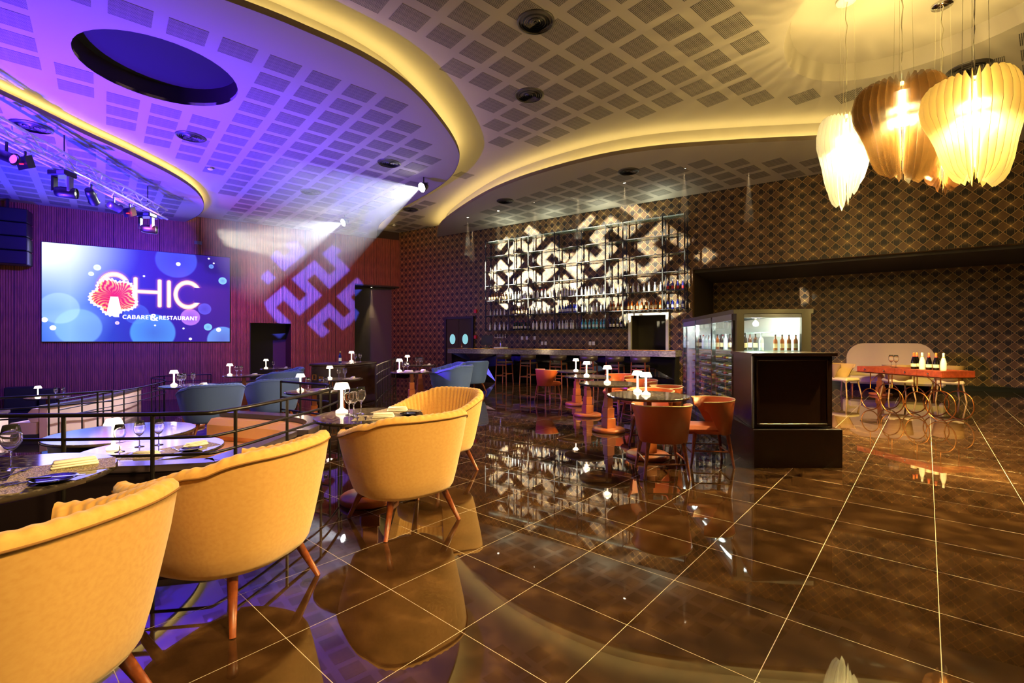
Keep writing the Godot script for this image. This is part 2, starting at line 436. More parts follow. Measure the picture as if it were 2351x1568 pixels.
# ---------- floors
var main_poly := PackedVector2Array()
func floors() -> void:
	main_poly = PackedVector2Array([Vector2(-19, -5), Vector2(16, -5), Vector2(16, 13.5), Vector2(14, 18), Vector2(-4.6, 25), Vector2(-3.95, 16), Vector2(-3.4, 12), Vector2(-2.9, 9), Vector2(-2.2, 6.1), Vector2(-2.25, 4.6), Vector2(-2.38, 3.72), Vector2(-3.9, 3.55), Vector2(-19, 3.4)])
	var s := tool()
	prism(s, main_poly, -1.2, -0.0002)
	var floor_node := setting("floor", done(s), M.grout, "dark polished stone floor with pale joints")
	# tiles: those that show largest are laid one by one, the rest joined
	var cells: Array = []
	for i in range(-30, 40):
		for j in range(-40, 40):
			var c := EA * (2.795 + (i + 0.5) * TILE) + EB * (-0.05 + (j + 0.5) * TILE)
			var e := TILE / 2 - 0.0016
			var q := PackedVector2Array([c - EA * e - EB * e, c + EA * e - EB * e, c + EA * e + EB * e, c - EA * e + EB * e])
			var whole := true
			var some := false
			for p in q:
				if Geometry2D.is_point_in_polygon(p, main_poly): some = true
				else: whole = false
			if some: cells.append({"c": c, "q": q, "whole": whole, "d": c.length() if (c.y > 0.8 and absf(c.x) < c.y * 1.15 + 0.5 and whole) else 1000.0 + c.length()})
	cells.sort_custom(func(a, b): return a.d < b.d)
	var ts := tool()
	var e2 := TILE / 2 - 0.0016
	boxb(ts, Vector3(0, -0.006, 0), v3(EA, 0) * e2, Vector3(0, 0.006, 0), v3(EB, 0) * -e2)
	var tm := done(ts)
	var rest := tool()
	for k in cells.size():
		var c = cells[k]
		if k < 300 and c.d < 1000.0:
			part(floor_node, "floor_tile", tm, M.tile, v3(c.c, 0))
		else:
			for g in ([c.q] if c.whole else Geometry2D.intersect_polygons(c.q, main_poly)): prism(rest, g, -0.012, 0.0)
	var o := part(floor_node, "far_floor_tiles", done(rest), M.tile)
	o.set_meta("kind", "stuff")
	# lower terraces
	var booth := PackedVector2Array([Vector2(-2.39, 3.74), Vector2(-2.26, 4.6), Vector2(-2.21, 6.1), Vector2(-4.0, 6.75), Vector2(-6.2, 8.15), Vector2(-6.9, 8.5), Vector2(-7.6, 7.5), Vector2(-18.9, 6.9), Vector2(-18.9, 3.41), Vector2(-3.9, 3.56)])
	s = tool(); prism(s, booth, -1.2, LBOOTH - 0.0002)
	var fb := setting("floor", done(s), M.grout, "sunken booth floor behind the near railing, dark polished tiles")
	lay_tiles(fb, booth, LBOOTH, tm)
	var ter := PackedVector2Array([Vector2(-2.22, 6.11), Vector2(-2.91, 9.0), Vector2(-3.41, 12), Vector2(-3.96, 16), Vector2(-4.61, 25), Vector2(-8, 22), Vector2(-7.9, 15), Vector2(-7.3, 10.5), Vector2(-6.3, 8.2), Vector2(-4.0, 6.76)])
	s = tool(); prism(s, ter, -1.2, LB - 0.0002)
	var ft := setting("floor", done(s), M.grout, "terrace floor of the blue chairs, dark polished tiles")
	lay_tiles(ft, ter, LB, tm)
	var low := PackedVector2Array([Vector2(-6.31, 8.24), Vector2(-7.31, 10.51), Vector2(-7.91, 15), Vector2(-8.01, 22), Vector2(-8, 23), Vector2(-19, 15), Vector2(-19, 6.91), Vector2(-7.61, 7.52), Vector2(-6.91, 8.52)])
	s = tool(); prism(s, low, -1.2, LOW)
	setting("floor", done(s), M.terrace, "lowest floor in front of the stage wall, dark")

func lay_tiles(to: Node3D, poly: PackedVector2Array, y: float, tm: Mesh) -> void:
	var rest := tool()
	for i in range(-30, 40):
		for j in range(-40, 40):
			var c := EA * (2.795 + (i + 0.5) * TILE) + EB * (-0.05 + (j + 0.5) * TILE)
			if c.y < 1.0 or absf(c.x) > c.y * 1.2 + 0.5: continue
			var e := TILE / 2 - 0.0016
			var q := PackedVector2Array([c - EA * e - EB * e, c + EA * e - EB * e, c + EA * e + EB * e, c - EA * e + EB * e])
			var inside := 0
			for p in q:
				if Geometry2D.is_point_in_polygon(p, poly): inside += 1
			if inside == 4: part(to, "floor_tile", tm, M.tile, v3(c, y))
			elif inside > 0:
				for g in Geometry2D.intersect_polygons(q, poly): prism(rest, g, y - 0.012, y)
	var o := part(to, "cut_edge_tiles", done(rest), M.tile)
	o.set_meta("kind", "stuff")
# ---------- walls
func wall_panel(s: SurfaceTool, a: Vector2, b: Vector2, y0: float, y1: float, thick: Vector2, rep: float, s0 := 0.0) -> void:
	var l := a.distance_to(b)
	quad(s, v3(a, y0), v3(b, y0), v3(b, y1), v3(a, y1), Vector2(s0 / rep, -y0 / rep), Vector2((s0 + l) / rep, -y1 / rep))
	quad(s, v3(b + thick, y0), v3(a + thick, y0), v3(a + thick, y1), v3(b + thick, y1))
	quad(s, v3(a, y1), v3(b, y1), v3(b + thick, y1), v3(a + thick, y1))
	quad(s, v3(a + thick, y0), v3(b + thick, y0), v3(b, y0), v3(a, y0))
	quad(s, v3(a + thick, y0), v3(a, y0), v3(a, y1), v3(a + thick, y1))
	quad(s, v3(b, y0), v3(b + thick, y0), v3(b + thick, y1), v3(b, y1))
const REP := 0.52
func walls() -> void:
	var th := BN * 0.25
	# bar wall, with a doorway, a service opening, and the wide opening to the right alcove
	var s := tool()
	var s_end := bar_s(1590.0)
	var sl := -18.6
	var d0 := bar_s(1447.0); var d1 := bar_s(1533.0)
	wall_panel(s, bar_pt(sl), bar_pt(d0), 0.0, YD, th, REP, sl)
	wall_panel(s, bar_pt(d0), bar_pt(d1), 2.35, YD, th, REP, d0)
	wall_panel(s, bar_pt(d1), bar_pt(s_end), 0.0, YD, th, REP, d1)
	wall_panel(s, bar_pt(s_end), bar_pt(16.0), 3.74, YD, th, REP, s_end)
	setting("wall_bar", done(s), M.paper, "dark wall papered with a gold art-deco lattice print behind the bar and over the alcove")
	s = tool()
	box_at(s, bar_pt((d0 + d1) / 2, -0.9), BU, (d1 - d0) + 0.8, 0.1, 0.0, 2.6)
	box_at(s, bar_pt(d0 - 0.05, -0.55), BU, 0.1, 0.6, 0.0, 2.6)
	box_at(s, bar_pt(d1 + 0.05, -0.55), BU, 0.1, 0.6, 0.0, 2.6)
	box_at(s, bar_pt((d0 + d1) / 2, -0.55), BU, (d1 - d0), 0.6, 2.36, 2.46)
	setting("wall_passage", done(s), M.plain_dark, "dark passage seen through the opening behind the bar")
	s = tool()
	for e in [d0, d1]: box_at(s, bar_pt(e, 0.02), BU, 0.09, 0.12, 0.0, 2.42)
	box_at(s, bar_pt((d0 + d1) / 2, 0.02), BU, d1 - d0, 0.12, 2.33, 2.42)
	setting("trim_1", done(s), M.white, "pale frame round the opening behind the bar")
	# alcove on the right
	var back := 3.4
	s = tool()
	wall_panel(s, bar_pt(s_end - 0.3, -back), bar_pt(16.0, -back), 0.0, 3.7, th, REP, s_end)
	setting("wall_alcove", done(s), M.paper, "papered back wall of the dim alcove")
	s = tool()
	wall_panel(s, bar_pt(s_end, -0.25), bar_pt(s_end, -back), 0.0, 3.7, BU * -0.2, 1.0)
	wall_panel(s, bar_pt(15.9, -0.25), bar_pt(15.9, -back), 0.0, 3.7, BU * 0.2, 1.0)
	setting("wall_alcove_side", done(s), M.plain_dark, "plain dark side wall of the alcove")
	s = tool()
	prism(s, PackedVector2Array([bar_pt(s_end - 0.2, -0.26), bar_pt(16.1, -0.26), bar_pt(16.1, -back - 0.2), bar_pt(s_end - 0.2, -back - 0.2)]), 3.66, 3.76)
	setting("ceiling_alcove", done(s), M.plain_dark, "low dark ceiling of the alcove")
	s = tool()
	box_at(s, bar_pt((s_end + 16.0) / 2, -back + 0.02), BU, 16.0 - s_end, 0.04, 0.0, 0.14)
	setting("baseboard_alcove", done(s), M.black, "black baseboard of the alcove")
	# slatted stage wall: ribs 6 cm apart, with a doorway and an opening under the header at its right end
	var a0 := stage_s(-250.0); var a1 := stage_s(815.0); var a2 := stage_s(926.0)
	var k0 := stage_s(575.0); var k1 := stage_s(668.0)
	s = tool()
	var sth := SN * 0.3
	wall_panel(s, stage_pt(a0), stage_pt(k0), -1.2, YD, sth, 1.0)
	wall_panel(s, stage_pt(k0), stage_pt(k1), 2.19, YD, sth, 1.0)
	wall_panel(s, stage_pt(k1), stage_pt(a1), -1.2, YD, sth, 1.0)
	wall_panel(s, stage_pt(a1), stage_pt(a2), 4.05, YD, sth, 1.0)
	var sw := setting("wall_stage", done(s), M.slat_dark, "stage wall of narrow upright wooden slats")
	s = tool()
	var x := a0
	while x < a2 - 0.03:
		var w := rng.randf_range(0.032, 0.05)
		var y0 := -0.7
		if x > k0 - 0.05 and x < k1: y0 = 2.2
		if x > a1 - 0.05: y0 = 4.06
		box_at(s, stage_pt(x + w / 2, rng.randf_range(0.008, 0.018)), SU, w, 0.03, y0, YP + 0.05)
		x += w + 0.014
		if fmod(x - a0, 1.25) < 0.06: x += 0.02
	var ribs := part(sw, "slats", done(s), M.slat)
	ribs.set_meta("kind", "stuff")
	s = tool()
	# a short passage behind the stage wall, open towards the room
	box_at(s, stage_pt((k0 + k1) / 2, -2.2), SU, k1 - k0 + 0.5, 0.1, -1.2, 2.6)
	for e in [k0 - 0.08, k1 + 0.08]: box_at(s, stage_pt(e, -1.25), SU, 0.12, 1.85, -1.2, 2.6)
	box_at(s, stage_pt((k0 + k1) / 2, -1.25), SU, k1 - k0 + 0.3, 1.85, 2.25, 2.4)
	box_at(s, stage_pt((k0 + k1) / 2, -1.1), SU, k1 - k0 + 0.3, 2.2, -0.8, LOW)
	setting("door_1", done(s), M.plain_dark, "dark doorway in the slatted stage wall")
	s = tool()
	# niche beside the stage wall
	var nb := bar_pt(bar_s(899.0))
	wall_panel(s, nb, nb - SU * 6.0 + SN * 1.5, -1.2, YD, SN * 0.2, 1.0)
	setting("wall_niche", done(s), M.stone_wall, "grey wall of the niche beside the stage")
	s = tool()
	prism(s, PackedVector2Array([stage_pt(a1 - 0.1), stage_pt(a2), stage_pt(a2) + SN * 3.0, stage_pt(a1 - 0.1) + SN * 3.0]), 4.0, 4.06)
	setting("ceiling_niche", done(s), M.plain_dark, "dark soffit of the niche beside the stage wall")
	s = tool()
	wall_panel(s, stage_pt(a1) , stage_pt(a1) + SN * 3.0, -1.2, 4.06, SU * -0.2, 1.0)
	setting("wall_niche_side", done(s), M.slat_dark, "side of the stage wall at the niche")
	# the walls behind and beside the camera
	s = tool()
	wall_panel(s, Vector2(-19, -4), Vector2(-19, 25), -1.2, YD + 0.5, Vector2(-0.3, 0), 1.0)
	setting("wall_left", done(s), M.plain_dark, "dark left wall")
	s = tool(); wall_panel(s, Vector2(16.0, 25), Vector2(16.0, -5), -0.1, YD + 0.5, Vector2(0.3, 0), REP)
	setting("wall_right", done(s), M.paper, "right wall papered with the gold lattice print")
	s = tool(); wall_panel(s, Vector2(16.2, -4.8), Vector2(-19.2, -4.8), -1.2, YD + 0.5, Vector2(0, -0.3), 1.0)
	setting("wall_rear", done(s), M.plain_dark, "dark rear wall")
func box_at(s: SurfaceTool, p: Vector2, along: Vector2, l: float, t: float, y0: float, y1: float) -> void:
	var n := Vector2(-along.y, along.x)
	boxb(s, v3(p, (y0 + y1) / 2), v3(along, 0) * (l / 2), Vector3(0, (y1 - y0) / 2, 0), v3(n, 0) * (-t / 2))

# ---------- ceilings
var p_line: PackedVector2Array
var s_line: PackedVector2Array
var r_line: PackedVector2Array
func pix_line(list: Array, y: float) -> Array:
	var out: Array = []
	for q in list: out.append(at(q[0], q[1], y))
	return out
func circle(c: Vector2, rx: float, ry: float, turn: float, n := 40) -> PackedVector2Array:
	var o := PackedVector2Array()
	for k in n: o.append(c + Vector2(cos(TAU * k / n) * rx, sin(TAU * k / n) * ry).rotated(turn))
	return o
func with_hole(poly: PackedVector2Array, hole: PackedVector2Array, c: Vector2) -> Array:
	var out: Array = []
	for side in [PackedVector2Array([Vector2(c.x, -90), Vector2(90, -90), Vector2(90, 90), Vector2(c.x, 90)]), PackedVector2Array([Vector2(-90, -90), Vector2(c.x, -90), Vector2(c.x, 90), Vector2(-90, 90)])]:
		for h in Geometry2D.intersect_polygons(poly, side):
			for g in Geometry2D.clip_polygons(h, hole): out.append(g)
	return out
func boards(parent: Node3D, region: PackedVector2Array, avoid: Array, y: float, margin: float, line: PackedVector2Array) -> void:
	var s := tool()
	var h1 := 0.25; var h2 := 0.235
	# a routed acoustic board, 4 mm proud of the plaster
	var cx := v3(CA, 0) * h1; var cz := v3(CB, 0) * h2
	var o := Vector3(0, -0.002, 0); var dy := Vector3(0, 0.004, 0)
	quad(s, o - cx + cz - dy, o - cx - cz - dy, o + cx - cz - dy, o + cx + cz - dy)
	for e in [[-cx - cz, cx - cz], [cx - cz, cx + cz], [cx + cz, -cx + cz], [-cx + cz, -cx - cz]]:
		quad(s, o + e[0] - dy, o + e[1] - dy, o + e[1] + dy, o + e[0] + dy, Vector2(0, 0), Vector2(0.01, 0.01))
	var m := done(s)
	var found: Array = []
	for i in range(-40, 50):
		for j in range(-40, 50):
			var c := CA * (0.30 + i * 0.68) + CB * (0.15 + j * 0.66)
			if c.y < 2.0 or absf(c.x) > c.y * 1.2: continue
			var ok := true
			for g in [Vector2(1, 1), Vector2(1, -1), Vector2(-1, 1), Vector2(-1, -1)]:
				var p: Vector2 = c + CA * (h1 * g.x) + CB * (h2 * g.y)
				if not Geometry2D.is_point_in_polygon(p, region): ok = false
				for a in avoid:
					if Geometry2D.is_point_in_polygon(p, a): ok = false
				for a in line:
					if ok and p.distance_squared_to(a) < margin * margin: ok = false
			if ok: found.append(c)
	found.sort_custom(func(a, b): return a.length() < b.length())
	var rest := SurfaceTool.new()
	for k in found.size():
		if k < 300: part(parent, "acoustic_board", m, M.board, v3(found[k], y))
		else: rest.append_from(m, 0, Transform3D(Basis(), v3(found[k], y)))
	if found.size() > 300:
		var q := part(parent, "far_acoustic_boards", rest.commit(), M.board)
		q.set_meta("kind", "stuff")
func cove(called: String, line: PackedVector2Array, side: float, y: float, top: float, label: String, power: float) -> void:
	# riser behind the lip and the lit strip lying in the trough between them
	var s := tool(0)
	ribbon(s, offset_line(line, side * 0.30), y + 0.04, top)
	var r := setting("trim_2" if called == "" else called, done(s), M.ceiling, label)
	var strip := offset_line(line, side * 0.16)
	s = tool()
	var n := strip.size()
	for i in n - 1:
		var t := (strip[i + 1] - strip[i]).normalized()
		var w := Vector2(-t.y, t.x) * 0.03
		quad(s, v3(strip[i] - w, y + 0.12), v3(strip[i + 1] - w, y + 0.12), v3(strip[i + 1] + w, y + 0.12), v3(strip[i] + w, y + 0.12))
		quad(s, v3(strip[i] + w, y + 0.10), v3(strip[i + 1] + w, y + 0.10), v3(strip[i + 1] - w, y + 0.10), v3(strip[i] - w, y + 0.10))
	part(r, "led_strip", done(s), M.cove)
	# its light, a narrow area lamp every 0.7 m
	var acc := 0.0
	for i in n - 1:
		var l := strip[i].distance_to(strip[i + 1])
		acc += l
		if acc >= 0.7 or i == n - 2:
			var p := strip[i + 1]
			var t2 := (strip[i + 1] - strip[i]).normalized()
			var a := AreaLight3D.new()
			a.light_color = Color(1.0, 0.88, 0.52); a.light_energy = power * acc
			a.area_size = Vector2(acc, 0.04); a.area_range = 20.0; a.area_attenuation = 2.0; a.shadow_enabled = true
			add_child(a)
			var zx := v3(t2, 0)
			a.transform = Transform3D(Basis(zx, Vector3(0, -1, 0).cross(zx), Vector3(0, -1, 0)), v3(p - t2 * acc / 2, y + 0.125))
			acc = 0.0
func ceilings() -> void:
	var s := tool()
	var pl: Array = [Vector2(-19, 1.2), Vector2(-14, 2.0), Vector2(-9.5, 3.4), Vector2(-6.2, 5.0)]
	pl.append_array(pix_line([[520, 0], [700, 70], [850, 140], [950, 210], [1020, 290], [1050, 340], [1053, 372], [1030, 410], [980, 445], [910, 485], [872, 515], [864, 543]], YP))
	p_line = smooth(pl)
	var sl: Array = [Vector2(-11.5, 0.5), Vector2(-10.0, 3.5), Vector2(-9.45, 6.0)]
	sl.append_array(pix_line([[0, 215], [100, 262], [200, 310], [300, 355], [400, 405], [450, 440], [468, 470], [458, 492], [428, 508]], YS))
	s_line = smooth(sl)
	var rl: Array = pix_line([[1003, 540], [1010, 518], [1040, 492], [1110, 448], [1200, 410], [1350, 368], [1500, 343], [1700, 328], [1900, 318], [2130, 302], [2351, 280]], YR)
	rl.append(Vector2(13.0, 8.4)); rl.append(Vector2(16.0, 6.6))
	r_line = smooth(rl)
	# main ceiling with an oval recess over the pendants
	var oval_c := Vector2(6.4, 6.75)
	var oval := circle(oval_c, 2.0, 2.6, 0.0, 56)
	var room := PackedVector2Array([Vector2(-19.3, -5), Vector2(16.3, -5), Vector2(16.3, 25), Vector2(-19.3, 25)])
	for g in with_hole(room, oval, oval_c): flat_poly(s, g, YD, false)
	flat_poly(s, room, YD + 0.5, true)
	flat_poly(s, oval, YD + 0.28, false)
	var cd := setting("ceiling", done(s), M.ceiling, "main ceiling of plaster with slotted acoustic boards")
	s = tool(0)
	var ring := oval.duplicate(); ring.append(oval[0])
	var ring_top := PackedVector2Array()
	for p in ring: ring_top.append(oval_c + (p - oval_c) * 0.955)
	for i in ring.size() - 1: quad(s, v3(ring[i], YD), v3(ring[i + 1], YD), v3(ring_top[i + 1], YD + 0.28), v3(ring_top[i], YD + 0.28))
	part(cd, "oval_recess_edge", done(s), M.ceiling)
	var p_poly := p_line.duplicate()
	for q in [stage_pt(stage_s(864.0)), Vector2(-18.9, 13.3)]: p_poly.append(q)
	var r_poly := r_line.duplicate()
	for q in [Vector2(16.0, 7.0), bar_pt(15.0), bar_pt(bar_s(1003.0))]: r_poly.append(q)
	var s_poly := s_line.duplicate()
	for q in [stage_pt(stage_s(424.0)), Vector2(-18.9, 13.3), Vector2(-18.9, 0.5)]: s_poly.append(q)
	boards(cd, room, [p_poly, r_poly, circle(oval_c, 2.2, 2.8, 0.0)], YD, 0.45, PackedVector2Array(Array(p_line) + Array(r_line)))
	# stage-side ceiling with a round opening
	var hc := Vector2(-6.2, 8.32)
	var hole := circle(hc, 1.17, 1.17, 0.0)
	s = tool()
	for g in with_hole(p_poly, hole, hc): prism(s, g, YP, YP + 0.06)
	var cp := setting("ceiling_stage", done(s), M.ceiling, "dropped ceiling with a curved edge on the stage side, slotted acoustic boards")
	s = tool(0)
	var hr := hole.duplicate(); hr.append(hole[0])
	ribbon(s, hr, YP, YP + 0.34)
	part(cp, "round_opening_edge", done(s), M.fascia)
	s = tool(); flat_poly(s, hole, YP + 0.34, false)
	part(cp, "round_opening_top", done(s), M.recess_shade)  # darkness of the opening put into its colour
	boards(cp, p_poly, [s_poly, hole, circle(hc, 1.2, 1.2, 0.0)], YP, 0.35, PackedVector2Array(Array(s_line) + Array(p_line)))
	s = tool(0)
	ribbon(s, offset_line(p_line, -0.004), YP - 0.012, YP + 0.09)
	part(cp, "lip", done(s), M.lip)
	s = tool()
	prism(s, s_poly, YS, YS + 0.05)
	var cs := setting("ceiling_truss", done(s), M.ceiling, "lowest dropped ceiling over the lighting truss, slotted acoustic boards")
	boards(cs, s_poly, [], YS, 0.3, s_line)
	s = tool(0)
	ribbon(s, offset_line(s_line, -0.004), YS - 0.012, YS + 0.08)
	part(cs, "lip", done(s), M.lip)
	s = tool()
	prism(s, r_poly, YR, YR + 0.06)
	var cr := setting("ceiling_bar", done(s), M.ceiling, "dropped ceiling with a curved edge over the bar, slotted acoustic boards")
	boards(cr, r_poly, [], YR, 0.75, r_line)
	s = tool(0)
	ribbon(s, offset_line(r_line, -0.004), YR - 0.012, YR + 0.09)
	part(cr, "lip", done(s), M.lip)
	cove("trim_2", p_line, 1.0, YP, YD, "lit cove along the curved edge of the stage-side ceiling", 0.3)
	cove("trim_3", s_line, 1.0, YS, YP, "lit cove along the edge of the ceiling over the truss", 0.22)
	cove("trim_4", r_line, 1.0, YR, YD, "lit cove along the curved edge of the ceiling over the bar", 0.3)
# ---------- chairs
func tub_meshes() -> Dictionary:
	if mesh_cache.has("tub"): return mesh_cache.tub
	var n := 72
	var span := deg_to_rad(128.0)
	var ph := func(i: int) -> float: return lerpf(-span, span, float(i) / n)
	# angle 0 is the middle of the back; the chair faces -z
	var dir := func(f: float) -> Vector3:
		var x := sin(f); var z := cos(f)
		var e := pow(pow(absf(x), 2.5) + pow(absf(z), 2.5), -1.0 / 2.5)
		return Vector3(x * e, 0, z * e)
	var top := func(f: float) -> float:
		var a := absf(f)
		return lerpf(0.885, 0.715, smoothstep(deg_to_rad(30.0), deg_to_rad(125.0), a)) - 0.016 * exp(-pow((a - deg_to_rad(58.0)) / deg_to_rad(7.0), 2.0))
	var out := tool(0)
	var prof := [[0.30, 0.262], [0.335, 0.27], [0.352, 0.30], [0.375, 0.38], [0.402, 0.50], [0.428, 0.62], [0.448, 0.74]]
	var rows: Array = []
	for i in n + 1:
		var f: float = ph.call(i)
		var d: Vector3 = dir.call(f)
		var t: float = top.call(f)
		var row := PackedVector3Array()
		for k in prof.size():
			var y: float = prof[k][1]
			if k > 2: y = 0.30 + (y - 0.30) * (t - 0.02 - 0.30) / 0.44
			row.append(d * float(prof[k][0]) + Vector3(0, y, 0))
		rows.append(row)
	for i in n:
		for k in prof.size() - 1: quad(out, rows[i][k], rows[i + 1][k], rows[i + 1][k + 1], rows[i][k + 1])
		tri(out, Vector3(0, 0.262, 0), rows[i][0], rows[i + 1][0])
	# underside closes towards the open front
	tri(out, Vector3(0, 0.262, 0), rows[n][0], rows[0][0])
	var lin := tool(0)
	var ip := [[0.452, 0.0], [0.450, 0.022], [0.432, 0.04], [0.405, 0.042], [0.385, 0.028], [0.372, -0.01], [0.355, -0.10], [0.335, -0.22], [0.315, -0.40]]
	var ir: Array = []
	var m := n * 4
	for i in m + 1:
		var f := lerpf(-span, span, float(i) / m)
		var d: Vector3 = dir.call(f)
		var t: float = top.call(f)
		var row := PackedVector3Array()
		var pl := cos(TAU * float(i) / 8.0)
		for k in ip.size():
			var y: float = t - 0.02 + ip[k][1]
			if k == ip.size() - 1: y = 0.40
			var r: float = ip[k][0]
			if k > 1: r += pl * (0.006 if k > 3 else 0.003)
			row.append(d * r + Vector3(0, y + (pl * 0.003 if k > 1 and k < 4 else 0.0), 0))
		ir.append(row)
	for i in m:
		for k in ip.size() - 1: quad(lin, ir[i][k], ir[i + 1][k], ir[i + 1][k + 1], ir[i][k + 1])
	# arm fronts
	var r := {}
	for e in [0, 1]:
		var fr := tool()
		var i0: int = 0 if e == 0 else n
		var j0: int = 0 if e == 0 else m
		var c: Array = []
		for k in range(prof.size() - 1, 0, -1): c.append(rows[i0][k])
		var b: Array = []
		for k in ip.size(): b.append(ir[j0][k])
		var loop: Array = b + [Vector3(b[b.size() - 1].x, 0.28, b[b.size() - 1].z)]
		c.reverse()
		loop += c
		var mid := Vector3.ZERO
		for p in loop: mid += p
		mid /= loop.size()
		for k in loop.size():
			var p: Vector3 = loop[k]; var q: Vector3 = loop[(k + 1) % loop.size()]
			if e == 0: tri(fr, mid, p, q)
			else: tri(fr, mid, q, p)
		r["arm_front%d" % e] = done(fr)
	var pip := tool(0)
	var pp := PackedVector3Array()
	for i in n + 1:
		var f: float = ph.call(i)
		pp.append((dir.call(f) as Vector3) * 0.453 + Vector3(0, (top.call(f) as float) - 0.02, 0))
	tube(pip, pp, 0.005, 5)
	var cu := tool(0)
	var rim: Array = []
	for k in 40:
		var a := TAU * k / 40.0
		var x := sin(a); var z := cos(a)
		var e2 := pow(pow(absf(x), 3.2) + pow(absf(z), 3.2), -1.0 / 3.2)
		rim.append(Vector3(x * e2, 0, z * e2))
	var cp := [[0.28, 0.30], [0.318, 0.315], [0.325, 0.36], [0.32, 0.43], [0.30, 0.455], [0.2, 0.472], [0.0, 0.475]]
	for k in 40:
		var a: Vector3 = rim[k]; var b: Vector3 = rim[(k + 1) % 40]
		for i in cp.size() - 1:
			var sh := Vector3(0, 0, -0.03)
			quad(cu, a * cp[i][0] + Vector3(0, cp[i][1], 0) + sh, b * cp[i][0] + Vector3(0, cp[i][1], 0) + sh, b * cp[i + 1][0] + Vector3(0, cp[i + 1][1], 0) + sh, a * cp[i + 1][0] + Vector3(0, cp[i + 1][1], 0) + sh)
	r.merge({"shell": done(out), "lining": done(lin), "piping": done(pip), "seat": done(cu)})
	for k in 4:
		var s := tool(0)
		var x := -1.0 if k % 2 == 0 else 1.0
		var z := -1.0 if k < 2 else 1.0
		rod(s, Vector3(x * 0.21, 0.27, z * 0.21), Vector3(x * 0.30, 0.0, z * 0.30), 0.026, 0.014, 12)
		r["leg%d" % k] = done(s)
	mesh_cache.tub = r
	return r
func tub_chair(p: Vector2, y: float, turn_deg: float, kind: String, label: String, group := "") -> void:
	var m := tub_meshes()
	var t := thing("tub_chair", label, "chair", v3(p, y), deg_to_rad(turn_deg), group)
	t.scale = Vector3(1.08, 1.0, 1.08)
	var cloth: Material = M.yellow if kind == "yellow" else M.blue
	var ins: Material = cloth
	part(t, "outer_shell", m.shell, cloth)
	part(t, "pleated_lining", m.lining, ins)
	for e in 2: part(t, "arm_front", m["arm_front%d" % e], ins)
	part(t, "piping", m.piping, M.piping if kind == "yellow" else M.blue)
	part(t, "seat_cushion", m.seat, ins)
	for k in 4: part(t, "leg", m["leg%d" % k], M.leg)

func bar_chair_meshes() -> Dictionary:
	if mesh_cache.has("barc"): return mesh_cache.barc
	var n := 40
	var r := {}
	var bk := tool(0)
	var inn := tool(0)
	var trim := tool(0)
	var tp := PackedVector3Array()
	var prev: Array = []
	for i in n + 1:
		var f := lerpf(-1.0, 1.0, float(i) / n)
		var a := f * deg_to_rad(112.0)
		var d := Vector3(sin(a), 0, cos(a) * 0.95)
		var cut := smoothstep(0.55, 1.0, absf(f))
		var y1 := 0.775 - 0.02 * absf(f)
		var y0 := lerpf(0.375, 0.66, cut)
		var col := [d * 0.272 + Vector3(0, y0, 0), d * 0.318 + Vector3(0, y1, 0), d * 0.292 + Vector3(0, y1, 0), d * 0.25 + Vector3(0, y0, 0)]
		tp.append(d * 0.318 + Vector3(0, y1 + 0.002, 0))
		if i > 0:
			quad(bk, prev[0], col[0], col[1], prev[1])
			quad(inn, prev[1], col[1], col[2], prev[2])
			quad(inn, prev[2], col[2], col[3], prev[3])
			quad(bk, prev[3], col[3], col[0], prev[0])
		if i == 0 or i == n:
			quad(inn, col[0], col[1], col[2], col[3])
		prev = col
	tube(trim, tp, 0.006, 5)
	r.back = done(bk); r.back_lining = done(inn); r.trim = done(trim)
	var se := tool()
	rbox(se, Vector3(0, 0.42, -0.06), Vector3(0.40, 0.10, 0.46), 0.04)
	r.seat = done(se)
	for k in 4:
		var s := tool(0)
		var x := -1.0 if k % 2 == 0 else 1.0
		var z := -1.0 if k < 2 else 1.0
		rod(s, Vector3(x * 0.18, 0.38, z * 0.18), Vector3(x * 0.235, 0.0, z * 0.235), 0.023, 0.013, 10)
		r["leg%d" % k] = done(s)
	var st := tool()
	for k in 4:
		var c := [Vector3(-1, 0, -1), Vector3(1, 0, -1), Vector3(1, 0, 1), Vector3(-1, 0, 1)]
		rod(st, c[k] * 0.214 + Vector3(0, 0.155 + 0.03 * (k % 2), 0), c[(k + 1) % 4] * 0.214 + Vector3(0, 0.155 + 0.03 * (k % 2), 0), 0.009, 0.009, 8)
	r.stretcher = done(st)
	mesh_cache.barc = r
	return r
func bar_chair(p: Vector2, turn_deg: float, label: String) -> void:
	var m := bar_chair_meshes()
	var t := thing("armchair", label, "chair", v3(p, 0.0), deg_to_rad(turn_deg), "orange leather armchairs at the cocktail tables")
	part(t, "backrest", m.back, M.orange)
	part(t, "backrest_lining", m.back_lining, M.orange)
	part(t, "edge_trim", m.trim, M.beige)
	part(t, "seat", m.seat, M.orange)
	for k in 4: part(t, "leg", m["leg%d" % k], M.leg)
	part(t, "stretcher", m.stretcher, M.leg)

